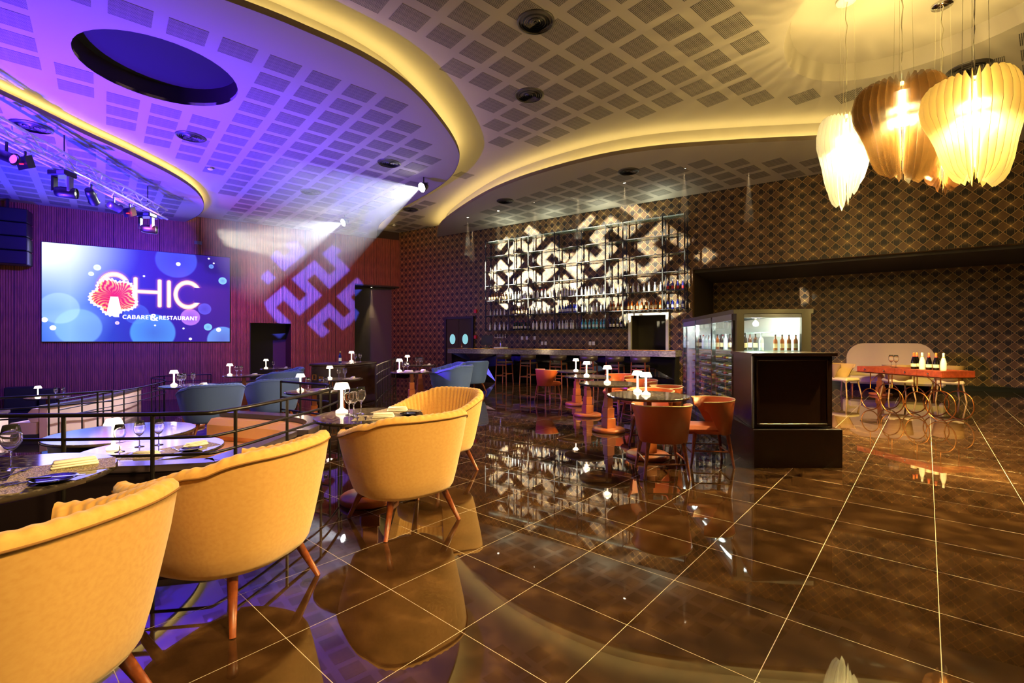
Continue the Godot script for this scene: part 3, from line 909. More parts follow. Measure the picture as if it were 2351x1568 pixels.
# ---------- tables and what stands on them
func round_table(p: Vector2, y: float, r: float, h: float, kind: String, label: String) -> void:
	var t := thing("round_table", label, "table", v3(p, y))
	var s := tool(0)
	lathe(s, [[0.0, h - 0.032], [r - 0.012, h - 0.032], [r, h - 0.026], [r, h - 0.006]], 48)
	part(t, "table_rim", done(s), M.table_edge)
	s = tool()
	lathe(s, [[r, h - 0.006], [r - 0.006, h], [0.0, h]], 48)
	part(t, "table_top", done(s), M.marble)
	if kind == "stepped":
		var k := 0
		for b in [[0.165, 0.06, 0.22], [0.135, 0.22, 0.38], [0.105, 0.38, 0.54], [0.075, 0.54, h - 0.03]]:
			s = tool()
			rbox(s, Vector3(0, (b[1] + b[2]) / 2, 0), Vector3(b[0], b[2] - b[1], b[0]), 0.006, 0.4)
			part(t, "column_block", done(s), M.wood_table)
			k += 1
		s = tool(0)
		lathe(s, [[0.0, 0.0], [0.25, 0.0], [0.262, 0.01], [0.262, 0.045], [0.245, 0.06], [0.0, 0.062]], 36)
		part(t, "base", done(s), M.wood_table)
	elif kind == "drum":
		s = tool(0)
		lathe(s, [[r * 0.7, 0.0], [r * 0.92, h - 0.034]], 40)
		part(t, "skirt", done(s), M.fascia)
	else:
		s = tool(0)
		lathe(s, [[0.0, 0.0], [0.24, 0.0], [0.25, 0.008], [0.24, 0.022], [0.06, 0.03], [0.034, 0.06], [0.034, h - 0.05], [0.09, h - 0.034]], 28)
		part(t, "pedestal", done(s), M.leg)
var lamp0: Node3D
func table_lamp(p: Vector3, where: String) -> void:
	var label := "small white glowing mushroom lamp on " + where
	if lamp0 == null:
		lamp0 = thing("table_lamp", label, "lamp", p, 0.0, "cordless table lamps")
		var s := tool(0)
		lathe(s, [[0.0, 0.0], [0.054, 0.0], [0.056, 0.006], [0.054, 0.020], [0.040, 0.030], [0.020, 0.042], [0.014, 0.06]], 24)
		part(lamp0, "base", done(s), M.lamp_body)
		s = tool(0)
		lathe(s, [[0.014, 0.06], [0.0125, 0.2], [0.0125, 0.225]], 14)
		part(lamp0, "stem", done(s), M.lamp_body)
		s = tool(0)
		lathe(s, [[0.030, 0.222], [0.072, 0.224], [0.074, 0.226], [0.056, 0.276], [0.052, 0.282], [0.0, 0.284]], 28)
		part(lamp0, "shade", done(s), M.lamp)
	else:
		copy(lamp0, "table_lamp", p, 0.0, label)
	omni(p + Vector3(0, 0.25, 0), Color(1.0, 0.86, 0.66), 0.55, 0.05)
var glass_meshes := {}
func wine_glass(p: Vector3, where: String, sc := 1.0) -> void:
	if not glass_meshes.has("w"):
		var s := tool(0)
		lathe(s, [[0.0, 0.0], [0.034, 0.001], [0.035, 0.003], [0.012, 0.007], [0.0042, 0.014], [0.0038, 0.085], [0.006, 0.093], [0.024, 0.108], [0.038, 0.132], [0.0415, 0.152], [0.039, 0.178], [0.030, 0.222], [0.0292, 0.2225], [0.0382, 0.178], [0.0405, 0.152], [0.037, 0.133], [0.023, 0.110], [0.0, 0.100]], 22)
		glass_meshes.w = done(s)
	var g := solo("wine_glass", glass_meshes.w, M.glass, "clear stemmed wine glass on " + where, "glass", p, 0.0, "wine glasses on " + where)
	g.scale = Vector3(sc, sc, sc)
func napkin(p: Vector3, turn: float, where: String) -> void:
	if not mesh_cache.has("nap"):
		var s := tool(0)
		for k in 3:
			rbox(s, Vector3(0, 0.008 + 0.013 * k, 0.006 * k), Vector3(0.19 - 0.01 * k, 0.015, 0.085 - 0.012 * k), 0.006, 0.03 * k)
		mesh_cache.nap = done(s)
	solo("napkin", mesh_cache.nap, M.napkin, "folded white cloth napkin on " + where, "napkin", p, turn, "napkins on " + where)
func placemat(p: Vector3, turn: float, where: String) -> void:
	if not mesh_cache.has("matp"):
		var s := tool()
		var h := [Vector3(-0.20, 0, 0.14), Vector3(0.20, 0, 0.14), Vector3(0.20, 0, -0.14), Vector3(-0.20, 0, -0.14)]
		var u := Vector3(0, 0.003, 0)
		quad(s, h[0] + u, h[1] + u, h[2] + u, h[3] + u, Vector2(0, 0), Vector2(1, 0.7))
		quad(s, h[3], h[2], h[1], h[0])
		for k in 4: quad(s, h[k], h[(k + 1) % 4], h[(k + 1) % 4] + u, h[k] + u)
		mesh_cache.matp = done(s)
	solo("placemat", mesh_cache.matp, M.weave, "gold and black woven placemat on " + where, "placemat", p, turn, "placemats on " + where)
func fork(p: Vector3, turn: float, where: String) -> void:
	if not mesh_cache.has("fork"):
		var s := tool()
		rbox(s, Vector3(0, 0.003, 0.05), Vector3(0.009, 0.004, 0.12), 0.0015)
		rbox(s, Vector3(0, 0.004, -0.035), Vector3(0.024, 0.004, 0.03), 0.0015)
		for k in 4: rbox(s, Vector3(-0.0095 + 0.0063 * k, 0.006, -0.072), Vector3(0.0032, 0.003, 0.05), 0.001)
		mesh_cache.fork = done(s)
	solo("fork", mesh_cache.fork, M.steel, "steel fork laid on " + where, "fork", p, turn, "cutlery on " + where)
func knife(p: Vector3, turn: float, where: String) -> void:
	if not mesh_cache.has("knife"):
		var s := tool()
		rbox(s, Vector3(0, 0.005, 0.06), Vector3(0.016, 0.008, 0.09), 0.003)
		rbox(s, Vector3(0, 0.004, -0.05), Vector3(0.019, 0.003, 0.13), 0.0012)
		mesh_cache.knife = done(s)
	solo("knife", mesh_cache.knife, M.steel, "steel knife laid on " + where, "knife", p, turn, "cutlery on " + where)
func plate(p: Vector3, where: String) -> void:
	if not mesh_cache.has("plate"):
		var s := tool(0)
		lathe(s, [[0.0, 0.0], [0.055, 0.0], [0.088, 0.013], [0.09, 0.016], [0.086, 0.017], [0.056, 0.006], [0.0, 0.005]], 32)
		mesh_cache.plate = done(s)
	solo("side_plate", mesh_cache.plate, M.plate, "small dark glazed side plate on " + where, "plate", p, 0.0, "side plates on " + where)
func rail_run(label: String, pts: Array, base: float, heights: Array, post_step: float, n := 5) -> void:
	# a railing along a plan line: rails at the given heights, posts at even steps
	var l := smooth(pts, n)
	var t := thing("railing", label, "railing", Vector3.ZERO)
	for h in heights:
		var s := tool(0)
		var q := PackedVector3Array()
		for p in l: q.append(v3(p, base + h))
		tube(s, q, 0.017 if h == heights[0] else 0.012, 7)
		part(t, "rail", done(s), M.rail)
	var acc := post_step
	for i in l.size():
		if i > 0: acc += l[i].distance_to(l[i - 1])
		if acc >= post_step or i == l.size() - 1:
			var s := tool()
			rod(s, v3(l[i], base), v3(l[i], base + heights[0]), 0.014, 0.014, 8)
			part(t, "post", done(s), M.rail)
			acc = 0.0
func banquette(label: String, pts: Array, base: float, seat_side: float, cloth: Material, group := "") -> void:
	# curved bench: dark back with a flat ledge, a round back roll and a seat roll along a plan line
	var l := smooth(pts, 6)
	var t := thing("banquette", label, "bench", Vector3.ZERO, 0.0, group)
	sweep(t, "back_panel", l, base, [[-0.10, 0.0], [0.04, 0.0], [0.04, 0.74], [-0.10, 0.74]], seat_side, M.fascia if cloth == M.cushion else cloth)
	sweep(t, "ledge", l, base, [[-0.13, 0.742], [0.06, 0.742], [0.06, 0.80], [-0.13, 0.80]], seat_side, M.ledge)
	sweep(t, "back_roll", l, base, [[0.06, 0.46], [0.20, 0.45], [0.25, 0.52], [0.25, 0.66], [0.18, 0.735], [0.06, 0.735]], seat_side, cloth)
	sweep(t, "seat_roll", l, base, [[0.10, 0.20], [0.58, 0.20], [0.64, 0.26], [0.64, 0.38], [0.57, 0.445], [0.10, 0.445]], seat_side, cloth)
	sweep(t, "plinth", l, base, [[0.06, 0.0], [0.52, 0.0], [0.52, 0.195], [0.06, 0.195]], seat_side, M.fascia)
func sweep(t: Node3D, called: String, l: PackedVector2Array, base: float, prof: Array, side: float, m: Material) -> void:
	var lines: Array = []
	for q in prof: lines.append(offset_line(l, side * q[0]))
	var s := tool()
	var n := prof.size()
	for i in l.size() - 1:
		for k in n:
			var k2 := (k + 1) % n
			var a := v3(lines[k][i], base + prof[k][1]); var b := v3(lines[k][i + 1], base + prof[k][1])
			var c := v3(lines[k2][i + 1], base + prof[k2][1]); var d := v3(lines[k2][i], base + prof[k2][1])
			if side > 0: quad(s, a, b, c, d)
			else: quad(s, b, a, d, c)
	for e in [0, l.size() - 1]:
		var o := Vector3.ZERO
		for k in n: o += v3(lines[k][e], base + prof[k][1])
		o /= n
		for k in n:
			var a := v3(lines[k][e], base + prof[k][1]); var b := v3(lines[(k + 1) % n][e], base + prof[(k + 1) % n][1])
			if (e == 0) == (side > 0): tri(s, o, a, b)
			else: tri(s, o, b, a)
	part(t, called, done(s), m)
func laid_table(p: Vector2, y: float, r: float, where: String, glasses: Array, covers: Array, lamp_off: Vector2) -> void:
	# lamp, glasses and place settings on a table whose top is at height y
	if lamp_off != Vector2(9, 9): table_lamp(v3(p + lamp_off, y), where)
	for g in glasses: wine_glass(v3(p + g, y), where)
	for c in covers:
		var a: float = c
		var o := Vector2(cos(a), sin(a)) * (r * 0.5)
		placemat(v3(p + o, y), a + PI / 2, where)
		napkin(v3(p + o * 1.1, y + 0.0032), a + PI / 2 + 0.1, where)
func objects() -> void:
	terraces_furniture()
	lounge_right()
	bar_area()
	cooler_area()
	alcove()
	pendants()
	stage_gear()
	ceiling_gear()

# ---------- left half: tub chairs, tables, railings
func terraces_furniture() -> void:
	tub_chair(Vector2(-1.80, 1.64), 0.0, 78.0, "yellow", "mustard velvet tub chair closest to the speckled table with the dark side plate")
	tub_chair(Vector2(-1.60, 2.69), 0.0, 76.0, "yellow", "mustard velvet tub chair with turned back, between two other mustard chairs")
	tub_chair(Vector2(-0.89, 3.857), 0.0, 42.0, "yellow", "mustard velvet tub chair with turned back, drawn up to the lamp-lit stone table")
	tub_chair(Vector2(-0.84, 5.22), 0.0, 146.0, "yellow", "mustard tub chair facing this way, pleated lining showing across the lamp-lit table")
	# near tables
	var ta := Vector2(-2.62, 2.32)
	var wa := "the speckled table with the side plate"
	round_table(ta, 0.0, 0.52, 0.78, "plain", "speckled stone round table with dark side plate and big wine glass")
	wine_glass(v3(Vector2(-2.62, 2.46), 0.78), wa, 1.05)
	placemat(v3(Vector2(-2.36, 2.49), 0.78), 0.7, wa)
	placemat(v3(Vector2(-2.42, 2.09), 0.78), 0.55, wa)
	napkin(v3(Vector2(-2.34, 2.52), 0.7835), 0.75, wa)
	fork(v3(Vector2(-2.50, 2.38), 0.7835), 0.25, wa)
	knife(v3(Vector2(-2.32, 2.17), 0.7835), -0.5, wa)
	knife(v3(Vector2(-2.39, 2.13), 0.7835), -0.5, wa)
	plate(v3(Vector2(-2.19, 2.25), 0.7835), wa)
	knife(v3(Vector2(-2.19, 2.255), 0.797), -1.2, wa)
	var t1 := Vector2(-1.30, 4.30)
	var w1 := "the table between facing mustard chairs"
	round_table(t1, 0.0, 0.48, 0.78, "stepped", "dark stone round table with wooden pedestal between the two facing mustard chairs")
	table_lamp(v3(Vector2(-1.60, 4.42), 0.78), w1)
	wine_glass(v3(Vector2(-1.42, 4.22), 0.78), w1, 1.12)
	wine_glass(v3(Vector2(-1.40, 4.36), 0.78), w1, 1.12)
	wine_glass(v3(Vector2(-1.49, 4.30), 0.78), w1, 1.05)
	placemat(v3(Vector2(-1.17, 4.12), 0.78), 0.1, w1)
	placemat(v3(Vector2(-1.10, 4.50), 0.78), -0.3, w1)
	napkin(v3(Vector2(-1.13, 4.13), 0.7835), 0.2, w1)
	napkin(v3(Vector2(-1.10, 4.52), 0.7835), 0.1, w1)
	fork(v3(Vector2(-1.27, 4.08), 0.7835), 0.3, w1)
	fork(v3(Vector2(-1.33, 4.05), 0.7835), 0.3, w1)
	plate(v3(Vector2(-0.93, 4.28), 0.7835), w1)
	# booth inside the railing
	var tb := Vector2(-3.32, 4.36)
	var wb := "the booth table behind the near railing"
	round_table(tb, LBOOTH, 0.56, 0.78, "plain", "round stone table in the sunken booth, laid with mats and a lamp")
	var yb := LBOOTH + 0.78
	table_lamp(v3(Vector2(-3.66, 4.32), yb), wb)
	wine_glass(v3(Vector2(-3.52, 4.22), yb), wb, 1.1)
	wine_glass(v3(Vector2(-3.50, 4.42), yb), wb, 1.1)
	wine_glass(v3(Vector2(-3.38, 4.50), yb), wb, 1.1)
	placemat(v3(Vector2(-3.02, 4.42), yb), 1.0, wb)
	napkin(v3(Vector2(-2.99, 4.45), yb + 0.0035), 1.1, wb)
	placemat(v3(Vector2(-3.20, 4.08), yb), 0.15, wb)
	napkin(v3(Vector2(-3.16, 4.07), yb + 0.0035), 0.1, wb)
	fork(v3(Vector2(-3.32, 4.05), yb + 0.0035), 0.2, wb)
	fork(v3(Vector2(-3.08, 4.30), yb + 0.0035), 0.9, wb)
	plate(v3(Vector2(-2.92, 4.28), yb + 0.0035), wb)
	round_table(Vector2(-4.25, 5.15), LBOOTH, 0.66, 0.78, "drum", "bare glossy round table on a dark skirt reflecting the pink screen light")
	banquette("orange upholstered corner banquette with rounded rolls below the blue chairs", [Vector2(-2.36, 5.15), Vector2(-2.42, 5.7), Vector2(-2.85, 6.12), Vector2(-4.0, 6.52)], LBOOTH, 1.0, M.cushion)
	var lw := Node3D.new(); lw.name = "trim_5"; add_child(lw)
	lw.set_meta("kind", "structure"); lw.set_meta("label", "low dark wall with a flat ledge inside the near railing")
	var wl := smooth([Vector2(-9.0, 3.62), Vector2(-3.9, 3.68), Vector2(-2.62, 3.80), Vector2(-2.43, 4.0), Vector2(-2.38, 5.08)], 6)
	sweep(lw, "wall_face", wl, LBOOTH, [[-0.05, 0.0], [0.05, 0.0], [0.05, 0.745], [-0.05, 0.745]], 1.0, M.fascia)
	sweep(lw, "ledge", wl, LBOOTH, [[-0.06, 0.747], [0.10, 0.747], [0.10, 0.80], [-0.06, 0.80]], 1.0, M.ledge)
	rail_run("dark metal railing curving round the sunken booth beside the mustard chairs", [Vector2(-6.6, 3.44), Vector2(-3.79, 3.48), Vector2(-2.50, 3.58), Vector2(-2.27, 3.75), Vector2(-2.14, 4.6), Vector2(-2.08, 5.2), Vector2(-2.14, 5.9)], 0.0, [0.90, 0.72, 0.59], 0.62, 8)
	rail_run("short dark railing at the far side of the sunken booth", [Vector2(-2.42, 6.25), Vector2(-2.85, 6.5), Vector2(-3.35, 6.82)], LB, [1.02, 0.80, 0.62], 0.5)
	rail_run("dark railing with curved rails beside the key-patterned cabinet", [Vector2(-2.98, 10.3), Vector2(-3.2, 11.5), Vector2(-3.45, 13.2), Vector2(-3.75, 15.2)], 0.0, [0.92, 0.72, 0.52, 0.12], 0.42, 6)
	rail_run("thin railing between the booth and the lowest floor", [Vector2(-12.5, 6.85), Vector2(-8.6, 7.1), Vector2(-7.7, 7.42), Vector2(-7.05, 8.3)], LBOOTH, [0.90, 0.72, 0.56], 0.55, 8)
	rail_run("thin curling railing on the lowest floor before the stage wall", [Vector2(-9.25, 9.6), Vector2(-9.5, 10.8), Vector2(-9.7, 12.2), Vector2(-10.6, 14.4), Vector2(-11.9, 15.5), Vector2(-12.0, 16.4), Vector2(-11.0, 17.2)], LOW, [0.95, 0.75, 0.6], 0.6, 8)
	banquette("pink upholstered banquette on the lowest floor, lit by the stage wash", [Vector2(-9.9, 9.9), Vector2(-10.2, 11.6), Vector2(-11.0, 13.8)], LOW, 1.0, M.pink)
	banquette("short pink banquette at the railing end on the lowest floor", [Vector2(-9.3, 7.7), Vector2(-9.65, 8.5), Vector2(-10.1, 9.3)], LOW, 1.0, M.pink)
	banquette("pink banquette below the screen's right end", [Vector2(-9.9, 14.6), Vector2(-9.3, 15.9), Vector2(-8.9, 17.0)], LOW, 1.0, M.pink)
	var wf := "the small table below the led screen"
	round_table(Vector2(-11.45, 11.6), LOW, 0.42, 0.78, "plain", "small round table below the led screen on the lowest floor")
	laid_table(Vector2(-11.45, 11.6), LOW + 0.78, 0.42, wf, [Vector2(0.1, 0.1), Vector2(0.22, -0.02), Vector2(0.28, 0.12)], [], Vector2(-0.14, -0.1))
	# blue chairs' terrace
	var gb := "blue velvet tub chairs"
	tub_chair(Vector2(-5.1, 7.98), LB, 44.0, "blue", "blue velvet tub chair beside the orange banquette, its leg above the booth", gb)
	tub_chair(Vector2(-4.62, 9.1), LB, 44.0, "blue", "blue velvet tub chair half hidden behind another blue one by the booth", gb)
	tub_chair(Vector2(-5.55, 11.25), LB, 50.0, "blue", "blue velvet tub chair with back to the dark stage doorway", gb)
	tub_chair(Vector2(-6.05, 12.5), LB, 120.0, "blue", "blue velvet tub chair facing the stage tables, before the dark doorway", gb)
	var tabs := [
		[Vector2(-6.05, 8.80), LB, "the terrace table beside the first blue chair", [Vector2(0.0, -0.2), Vector2(-0.05, 0.2), Vector2(-0.12, 0.05), Vector2(-0.1, -0.1)], [0.1], Vector2(-0.26, -0.02)],
		[Vector2(-6.55, 11.5), LB, "the terrace table before the third blue chair", [Vector2(-0.12, -0.1), Vector2(-0.1, 0.05)], [0.0], Vector2(-0.32, -0.05)],
		[Vector2(-7.2, 14.4), LB, "the terrace table nearest the dark stage doorway", [Vector2(-0.1, 0.0)], [0.2], Vector2(-0.33, 0.0)],
		[Vector2(-3.30, 7.85), LB, "the terrace table behind the short railing", [Vector2(-0.08, -0.05), Vector2(0.15, 0.1)], [-0.6], Vector2(-0.24, 0.02)],
		[Vector2(-3.78, 10.4), LB, "the terrace table before the key-patterned cabinet", [Vector2(-0.05, 0.0), Vector2(0.06, 0.1), Vector2(0.1, -0.05)], [0.0], Vector2(-0.25, 0.0)],
		[Vector2(-2.24, 10.5), 0.0, "the table of the blue chairs by the bar", [Vector2(-0.12, 0.15), Vector2(-0.17, -0.03)], [0.3, -1.6], Vector2(-0.28, 0.03)],
		[Vector2(-2.62, 13.4), 0.0, "the far table of the blue chairs by the bar", [Vector2(-0.1, 0.0), Vector2(0.0, 0.1), Vector2(0.08, -0.08), Vector2(0.02, -0.15)], [0.0], Vector2(-0.36, 0.0)],
	]
	for q in tabs:
		round_table(q[0], q[1], 0.46, 0.78, "stepped", "round stone table: " + q[2])
		laid_table(q[0], q[1] + 0.78, 0.46, q[2], q[3], q[4], q[5])
	tub_chair(Vector2(-1.42, 11.0), 0.0, 62.0, "blue", "blue velvet tub chair nearest the mustard chairs on the way to the bar", gb)
	tub_chair(Vector2(-1.72, 12.35), 0.0, 110.0, "blue", "blue velvet tub chair between two others by the bar, seat showing", gb)
	tub_chair(Vector2(-1.18, 13.5), 0.0, 35.0, "blue", "blue velvet tub chair closest to the bar's faceted front", gb)
	# dark cabinet with gold key ornaments
	var c := thing("side_cabinet", "dark wooden cabinet with gold key ornaments beside the curved railing", "cabinet", v3(Vector2(-4.3, 12.1), LB), -0.2)
	var s := tool(); rbox(s, Vector3(0, 0.5, 0), Vector3(0.9, 1.0, 1.5), 0.012)
	part(c, "body", done(s), M.wood_dark)
	s = tool(); rbox(s, Vector3(0, 1.03, 0), Vector3(0.98, 0.06, 1.58), 0.012)
	part(c, "top", done(s), M.wood_dark)
	for k in 5:
		s = tool()
		var z := 0.758
		var x := -0.36 + 0.18 * k
		for b in [[0.0, 0.09, 0.10, 0.012], [0.045, 0.03, 0.012, 0.13], [-0.045, 0.03, 0.012, 0.13], [0.02, -0.03, 0.06, 0.012]]:
			box(s, Vector3(x + b[0], 0.7 - 0.05 * k + b[1], z), Vector3(b[2], b[3], 0.012))
		part(c, "key_ornament", done(s), M.gold)
	wine_glass(v3(Vector2(-4.1, 12.3), LB + 1.06), "the key-patterned cabinet")
	wine_glass(v3(Vector2(-4.05, 12.55), LB + 1.06), "the key-patterned cabinet")
	table_lamp(v3(Vector2(-4.3, 12.6), LB + 1.06), "the key-patterned cabinet")
	bottle(v3(Vector2(-4.35, 11.9), LB + 1.06), "blue", 0.9, "blue bottle standing on the key-patterned cabinet", "")

# ---------- cocktail tables and orange chairs
func lounge_right() -> void:
	var ts := [[Vector2(1.70, 5.90), 0.50, "the cocktail table with two orange chairs drawn up close"], [Vector2(1.56, 7.60), 0.47, "the second cocktail table from the black service counter"], [Vector2(1.47, 9.15), 0.45, "the third cocktail table from the black service counter"], [Vector2(1.48, 10.75), 0.45, "the cocktail table closest to the bar stools"]]
	for q in ts:
		round_table(q[0], 0.0, q[1], 0.78, "stepped", "round stone-topped table: " + q[2])
		table_lamp(v3(q[0] + Vector2(-0.02, 0.0) * 1.0, 0.78), q[2])
	table_lamp(v3(Vector2(1.66, 6.22), 0.78), "the far edge of the nearest cocktail table")
	bar_chair(Vector2(1.64, 5.16), -4.0, "orange leather armchair with its round back turned, pushed up to a cocktail table")
	bar_chair(Vector2(2.33, 5.62), 82.0, "orange leather armchair standing against the black service counter")
	bar_chair(Vector2(1.95, 6.62), 150.0, "orange leather armchair across the cocktail table from the round-backed one")
	bar_chair(Vector2(2.28, 7.15), 88.0, "orange leather armchair seen from the side between the first two cocktail tables")
	bar_chair(Vector2(2.25, 8.3), 110.0, "orange leather armchair by the second cocktail table, near the wine cooler")
	bar_chair(Vector2(2.2, 9.7), 120.0, "orange leather armchair by the third cocktail table, near the wine cooler")
	bar_chair(Vector2(0.88, 11.55), -60.0, "orange leather armchair on the bar side of the last cocktail table")

# ---------- bar
func bottle_meshes() -> Dictionary:
	if mesh_cache.has("bot"): return mesh_cache.bot
	var r := {}
	var s := tool(0)
	lathe(s, [[0.0, 0.0], [0.036, 0.0], [0.038, 0.006], [0.038, 0.19], [0.034, 0.215], [0.016, 0.245], [0.0135, 0.26], [0.0135, 0.295]], 14)
	r.body = done(s)
	s = tool(0); lathe(s, [[0.0388, 0.05], [0.0388, 0.14]], 14); r.label = done(s)
	s = tool(0); lathe(s, [[0.0, 0.293], [0.0155, 0.290], [0.0155, 0.322], [0.0, 0.324]], 12); r.cap = done(s)
	s = tool(0)
	lathe(s, [[0.0, 0.0], [0.044, 0.0], [0.0465, 0.008], [0.0465, 0.13], [0.040, 0.17], [0.018, 0.25], [0.0145, 0.28], [0.0145, 0.30]], 16)
	r.champ = done(s)
	s = tool(0); lathe(s, [[0.0472, 0.045], [0.0472, 0.105]], 16); r.champ_label = done(s)
	s = tool(0); lathe(s, [[0.0185, 0.245], [0.0165, 0.27], [0.0172, 0.315], [0.012, 0.32], [0.0, 0.321]], 14); r.foil = done(s)
	s = tool(0)
	lathe(s, [[0.0, 0.0], [0.045, 0.0], [0.05, 0.01], [0.05, 0.09], [0.03, 0.13], [0.016, 0.15], [0.016, 0.20], [0.02, 0.205], [0.0, 0.21]], 14)
	r.squat = done(s)
	mesh_cache.bot = r
	return r
const BOT := {
	"clear": [Color(0.80, 0.83, 0.86), Color(0.90, 0.90, 0.92), Color(0.72, 0.72, 0.75)],
	"brown": [Color(0.16, 0.07, 0.03), Color(0.80, 0.72, 0.55), Color(0.10, 0.08, 0.07)],
	"amber": [Color(0.55, 0.26, 0.06), Color(0.78, 0.68, 0.48), Color(0.12, 0.09, 0.07)],
	"white": [Color(0.86, 0.86, 0.87), Color(0.90, 0.90, 0.92), Color(0.70, 0.10, 0.10)],
	"blue": [Color(0.10, 0.14, 0.50), Color(0.80, 0.82, 0.90), Color(0.75, 0.70, 0.35)],
	"cyan": [Color(0.30, 0.66, 0.78), Color(0.75, 0.90, 0.95), Color(0.62, 0.64, 0.68)],
	"redblue": [Color(0.22, 0.22, 0.55), Color(0.72, 0.10, 0.14), Color(0.80, 0.78, 0.75)],
	"green": [Color(0.05, 0.16, 0.07), Color(0.82, 0.80, 0.70), Color(0.70, 0.10, 0.10)],
	"dark": [Color(0.03, 0.03, 0.04), Color(0.80, 0.78, 0.74), Color(0.06, 0.06, 0.06)],
}
var bot_mats := {}
var bot_proto := {}
func bottle(p: Vector3, kind: String, sc: float, label: String, group: String) -> void:
	var m := bottle_meshes()
	if not bot_mats.has(kind):
		var c: Array = BOT[kind]
		var g := mat(c[0], 0.06)
		bot_mats[kind] = [g, mat(c[1], 0.5), mat(c[2], 0.4)]
	var o: Node3D
	if bot_proto.has(kind):
		o = copy(bot_proto[kind], "bottle", p, rng.randf() * TAU, label, group)
	else:
		o = thing("bottle", label, "bottle", p, 0.0, group)
		part(o, "body", m.body, bot_mats[kind][0])
		part(o, "label", m.label, bot_mats[kind][1])
		part(o, "cap", m.cap, bot_mats[kind][2])
		bot_proto[kind] = o
	o.scale = Vector3(sc, sc, sc)
func bar_area() -> void:
	var s0 := bar_s(1030.0, 2.1); var s1 := bar_s(1552.0, 2.1)
	var L := s1 - s0
	var mid := (s0 + s1) / 2
	# counter: slab, body and a front of tilted facets
	var t := thing("bar_counter", "long bar counter with thick stone slab and dark faceted front", "bar counter", Vector3.ZERO)
	var s := tool()
	box_at(s, bar_pt(mid, 1.80), BU, L, 0.72, 1.01, 1.20)
	part(t, "slab", done(s), M.counter)
	s = tool()
	box_at(s, bar_pt(mid, 1.72), BU, L - 0.1, 0.42, 0.0, 1.005)
	part(t, "body", done(s), M.black)
	s = tool()
	box_at(s, bar_pt(mid, 2.165), BU, L, 0.012, 1.185, 1.203)
	part(t, "edge_trim", done(s), M.brass)
	var n := 9
	var grid: Array = []
	for r in 3:
		var row: Array = []
		for k in n + 1:
			var sx := s0 + 0.06 + (L - 0.12) * clampf((k + (rng.randf_range(-0.3, 0.3) if k > 0 and k < n else 0.0)) / n, 0.0, 1.0)
			var y: float = [0.02, 0.52, 1.0][r] + (rng.randf_range(-0.16, 0.16) if r == 1 else 0.0)
			row.append(v3(bar_pt(sx, 1.95 + rng.randf_range(0.0, 0.16) * (1.0 if r == 1 else 0.5)), y))
		grid.append(row)
	var shiny := [3, 8, 13, 21, 30, 34]
	var cnt := 0
	for r in 2:
		for k in n:
			var a: Vector3 = grid[r][k]; var b: Vector3 = grid[r][k + 1]; var c: Vector3 = grid[r + 1][k + 1]; var d: Vector3 = grid[r + 1][k]
			for f in ([[a, b, c], [a, c, d]] if (r + k) % 2 == 0 else [[a, b, d], [b, c, d]]):
				var q := tool()
				var back := v3(BN, 0) * 0.03
				tri(q, f[0], f[2], f[1])
				for e in 3: quad(q, f[e] + back, f[(e + 1) % 3] + back, f[(e + 1) % 3], f[e])
				part(t, "facet", done(q), M.mirror if cnt in shiny else M.facet)
				cnt += 1
	# stools
	var stool0: Node3D = null
	var px := [1158, 1214, 1282, 1352, 1412, 1470]
	var nth := ["closest to the bar's end with the beer tap", "second from the bar's end with the beer tap", "third from the bar's end with the beer tap", "fourth from the bar's end with the beer tap", "fifth from the bar's end with the beer tap", "last before the wine cooler"]
	for k in 6:
		var p := bar_pt(bar_s(px[k], 2.52), 2.52)
		var label: String = "wooden bar stool with dark curved back, " + nth[k]
		if stool0:
			copy(stool0, "bar_stool", v3(p, 0.0), deg_to_rad(-33.6 + [3, -4, 2, 5, -3, 0][k]), label)
			continue
		stool0 = thing("bar_stool", label, "stool", v3(p, 0.0), deg_to_rad(-33.6), "bar stools")
		for e in [[-1, -1], [1, -1], [-1, 1], [1, 1]]:
			var q := tool(0)
			rod(q, Vector3(e[0] * 0.22, 0.0, e[1] * 0.21), Vector3(e[0] * 0.19, 0.86 if e[1] > 0 else 0.72, e[1] * 0.19), 0.016, 0.02, 10)
			part(stool0, "leg", done(q), M.leg)
		var q2 := tool()
		rbox(q2, Vector3(0, 0.745, 0), Vector3(0.44, 0.07, 0.42), 0.025)
		part(stool0, "seat", done(q2), M.leather)
		q2 = tool(0)
		var prev: Array = []
		for i in 25:
			var a := lerpf(-1.65, 1.65, i / 24.0)
			var d := Vector3(sin(a) * 0.27, 0, cos(a) * 0.25)
			var h := 0.105 * (1.0 - 0.4 * pow(absf(a) / 1.65, 3.0))
			var col := [d + Vector3(0, 0.96 - h, 0), d * 1.04 + Vector3(0, 0.97 + h * 0.6, 0), d * 0.92 + Vector3(0, 0.97 + h * 0.6, 0), d * 0.9 + Vector3(0, 0.96 - h, 0)]
			if i > 0:
				for z in 4: quad(q2, prev[z], col[z], col[(z + 1) % 4], prev[(z + 1) % 4])
			if i == 0 or i == 24: quad(q2, col[0], col[1], col[2], col[3])
			prev = col
		part(stool0, "backrest", done(q2), M.leather)
		for g in [[0.30, -1, 0], [0.36, 1, 0], [0.30, 0, 1], [0.66, 0, 1], [0.36, 0, -1]]:
			q2 = tool()
			if g[2] == 0: rbox(q2, Vector3(g[1] * 0.208, g[0], 0), Vector3(0.02, 0.03, 0.40), 0.004)
			else: rbox(q2, Vector3(0, g[0], g[2] * 0.2), Vector3(0.41, 0.03, 0.02), 0.004)
			part(stool0, "stretcher", done(q2), M.leg)
	# shelving on the wall
	var ux := [1115, 1168, 1213, 1273, 1325, 1390, 1430, 1521, 1572]
	var us: Array = []
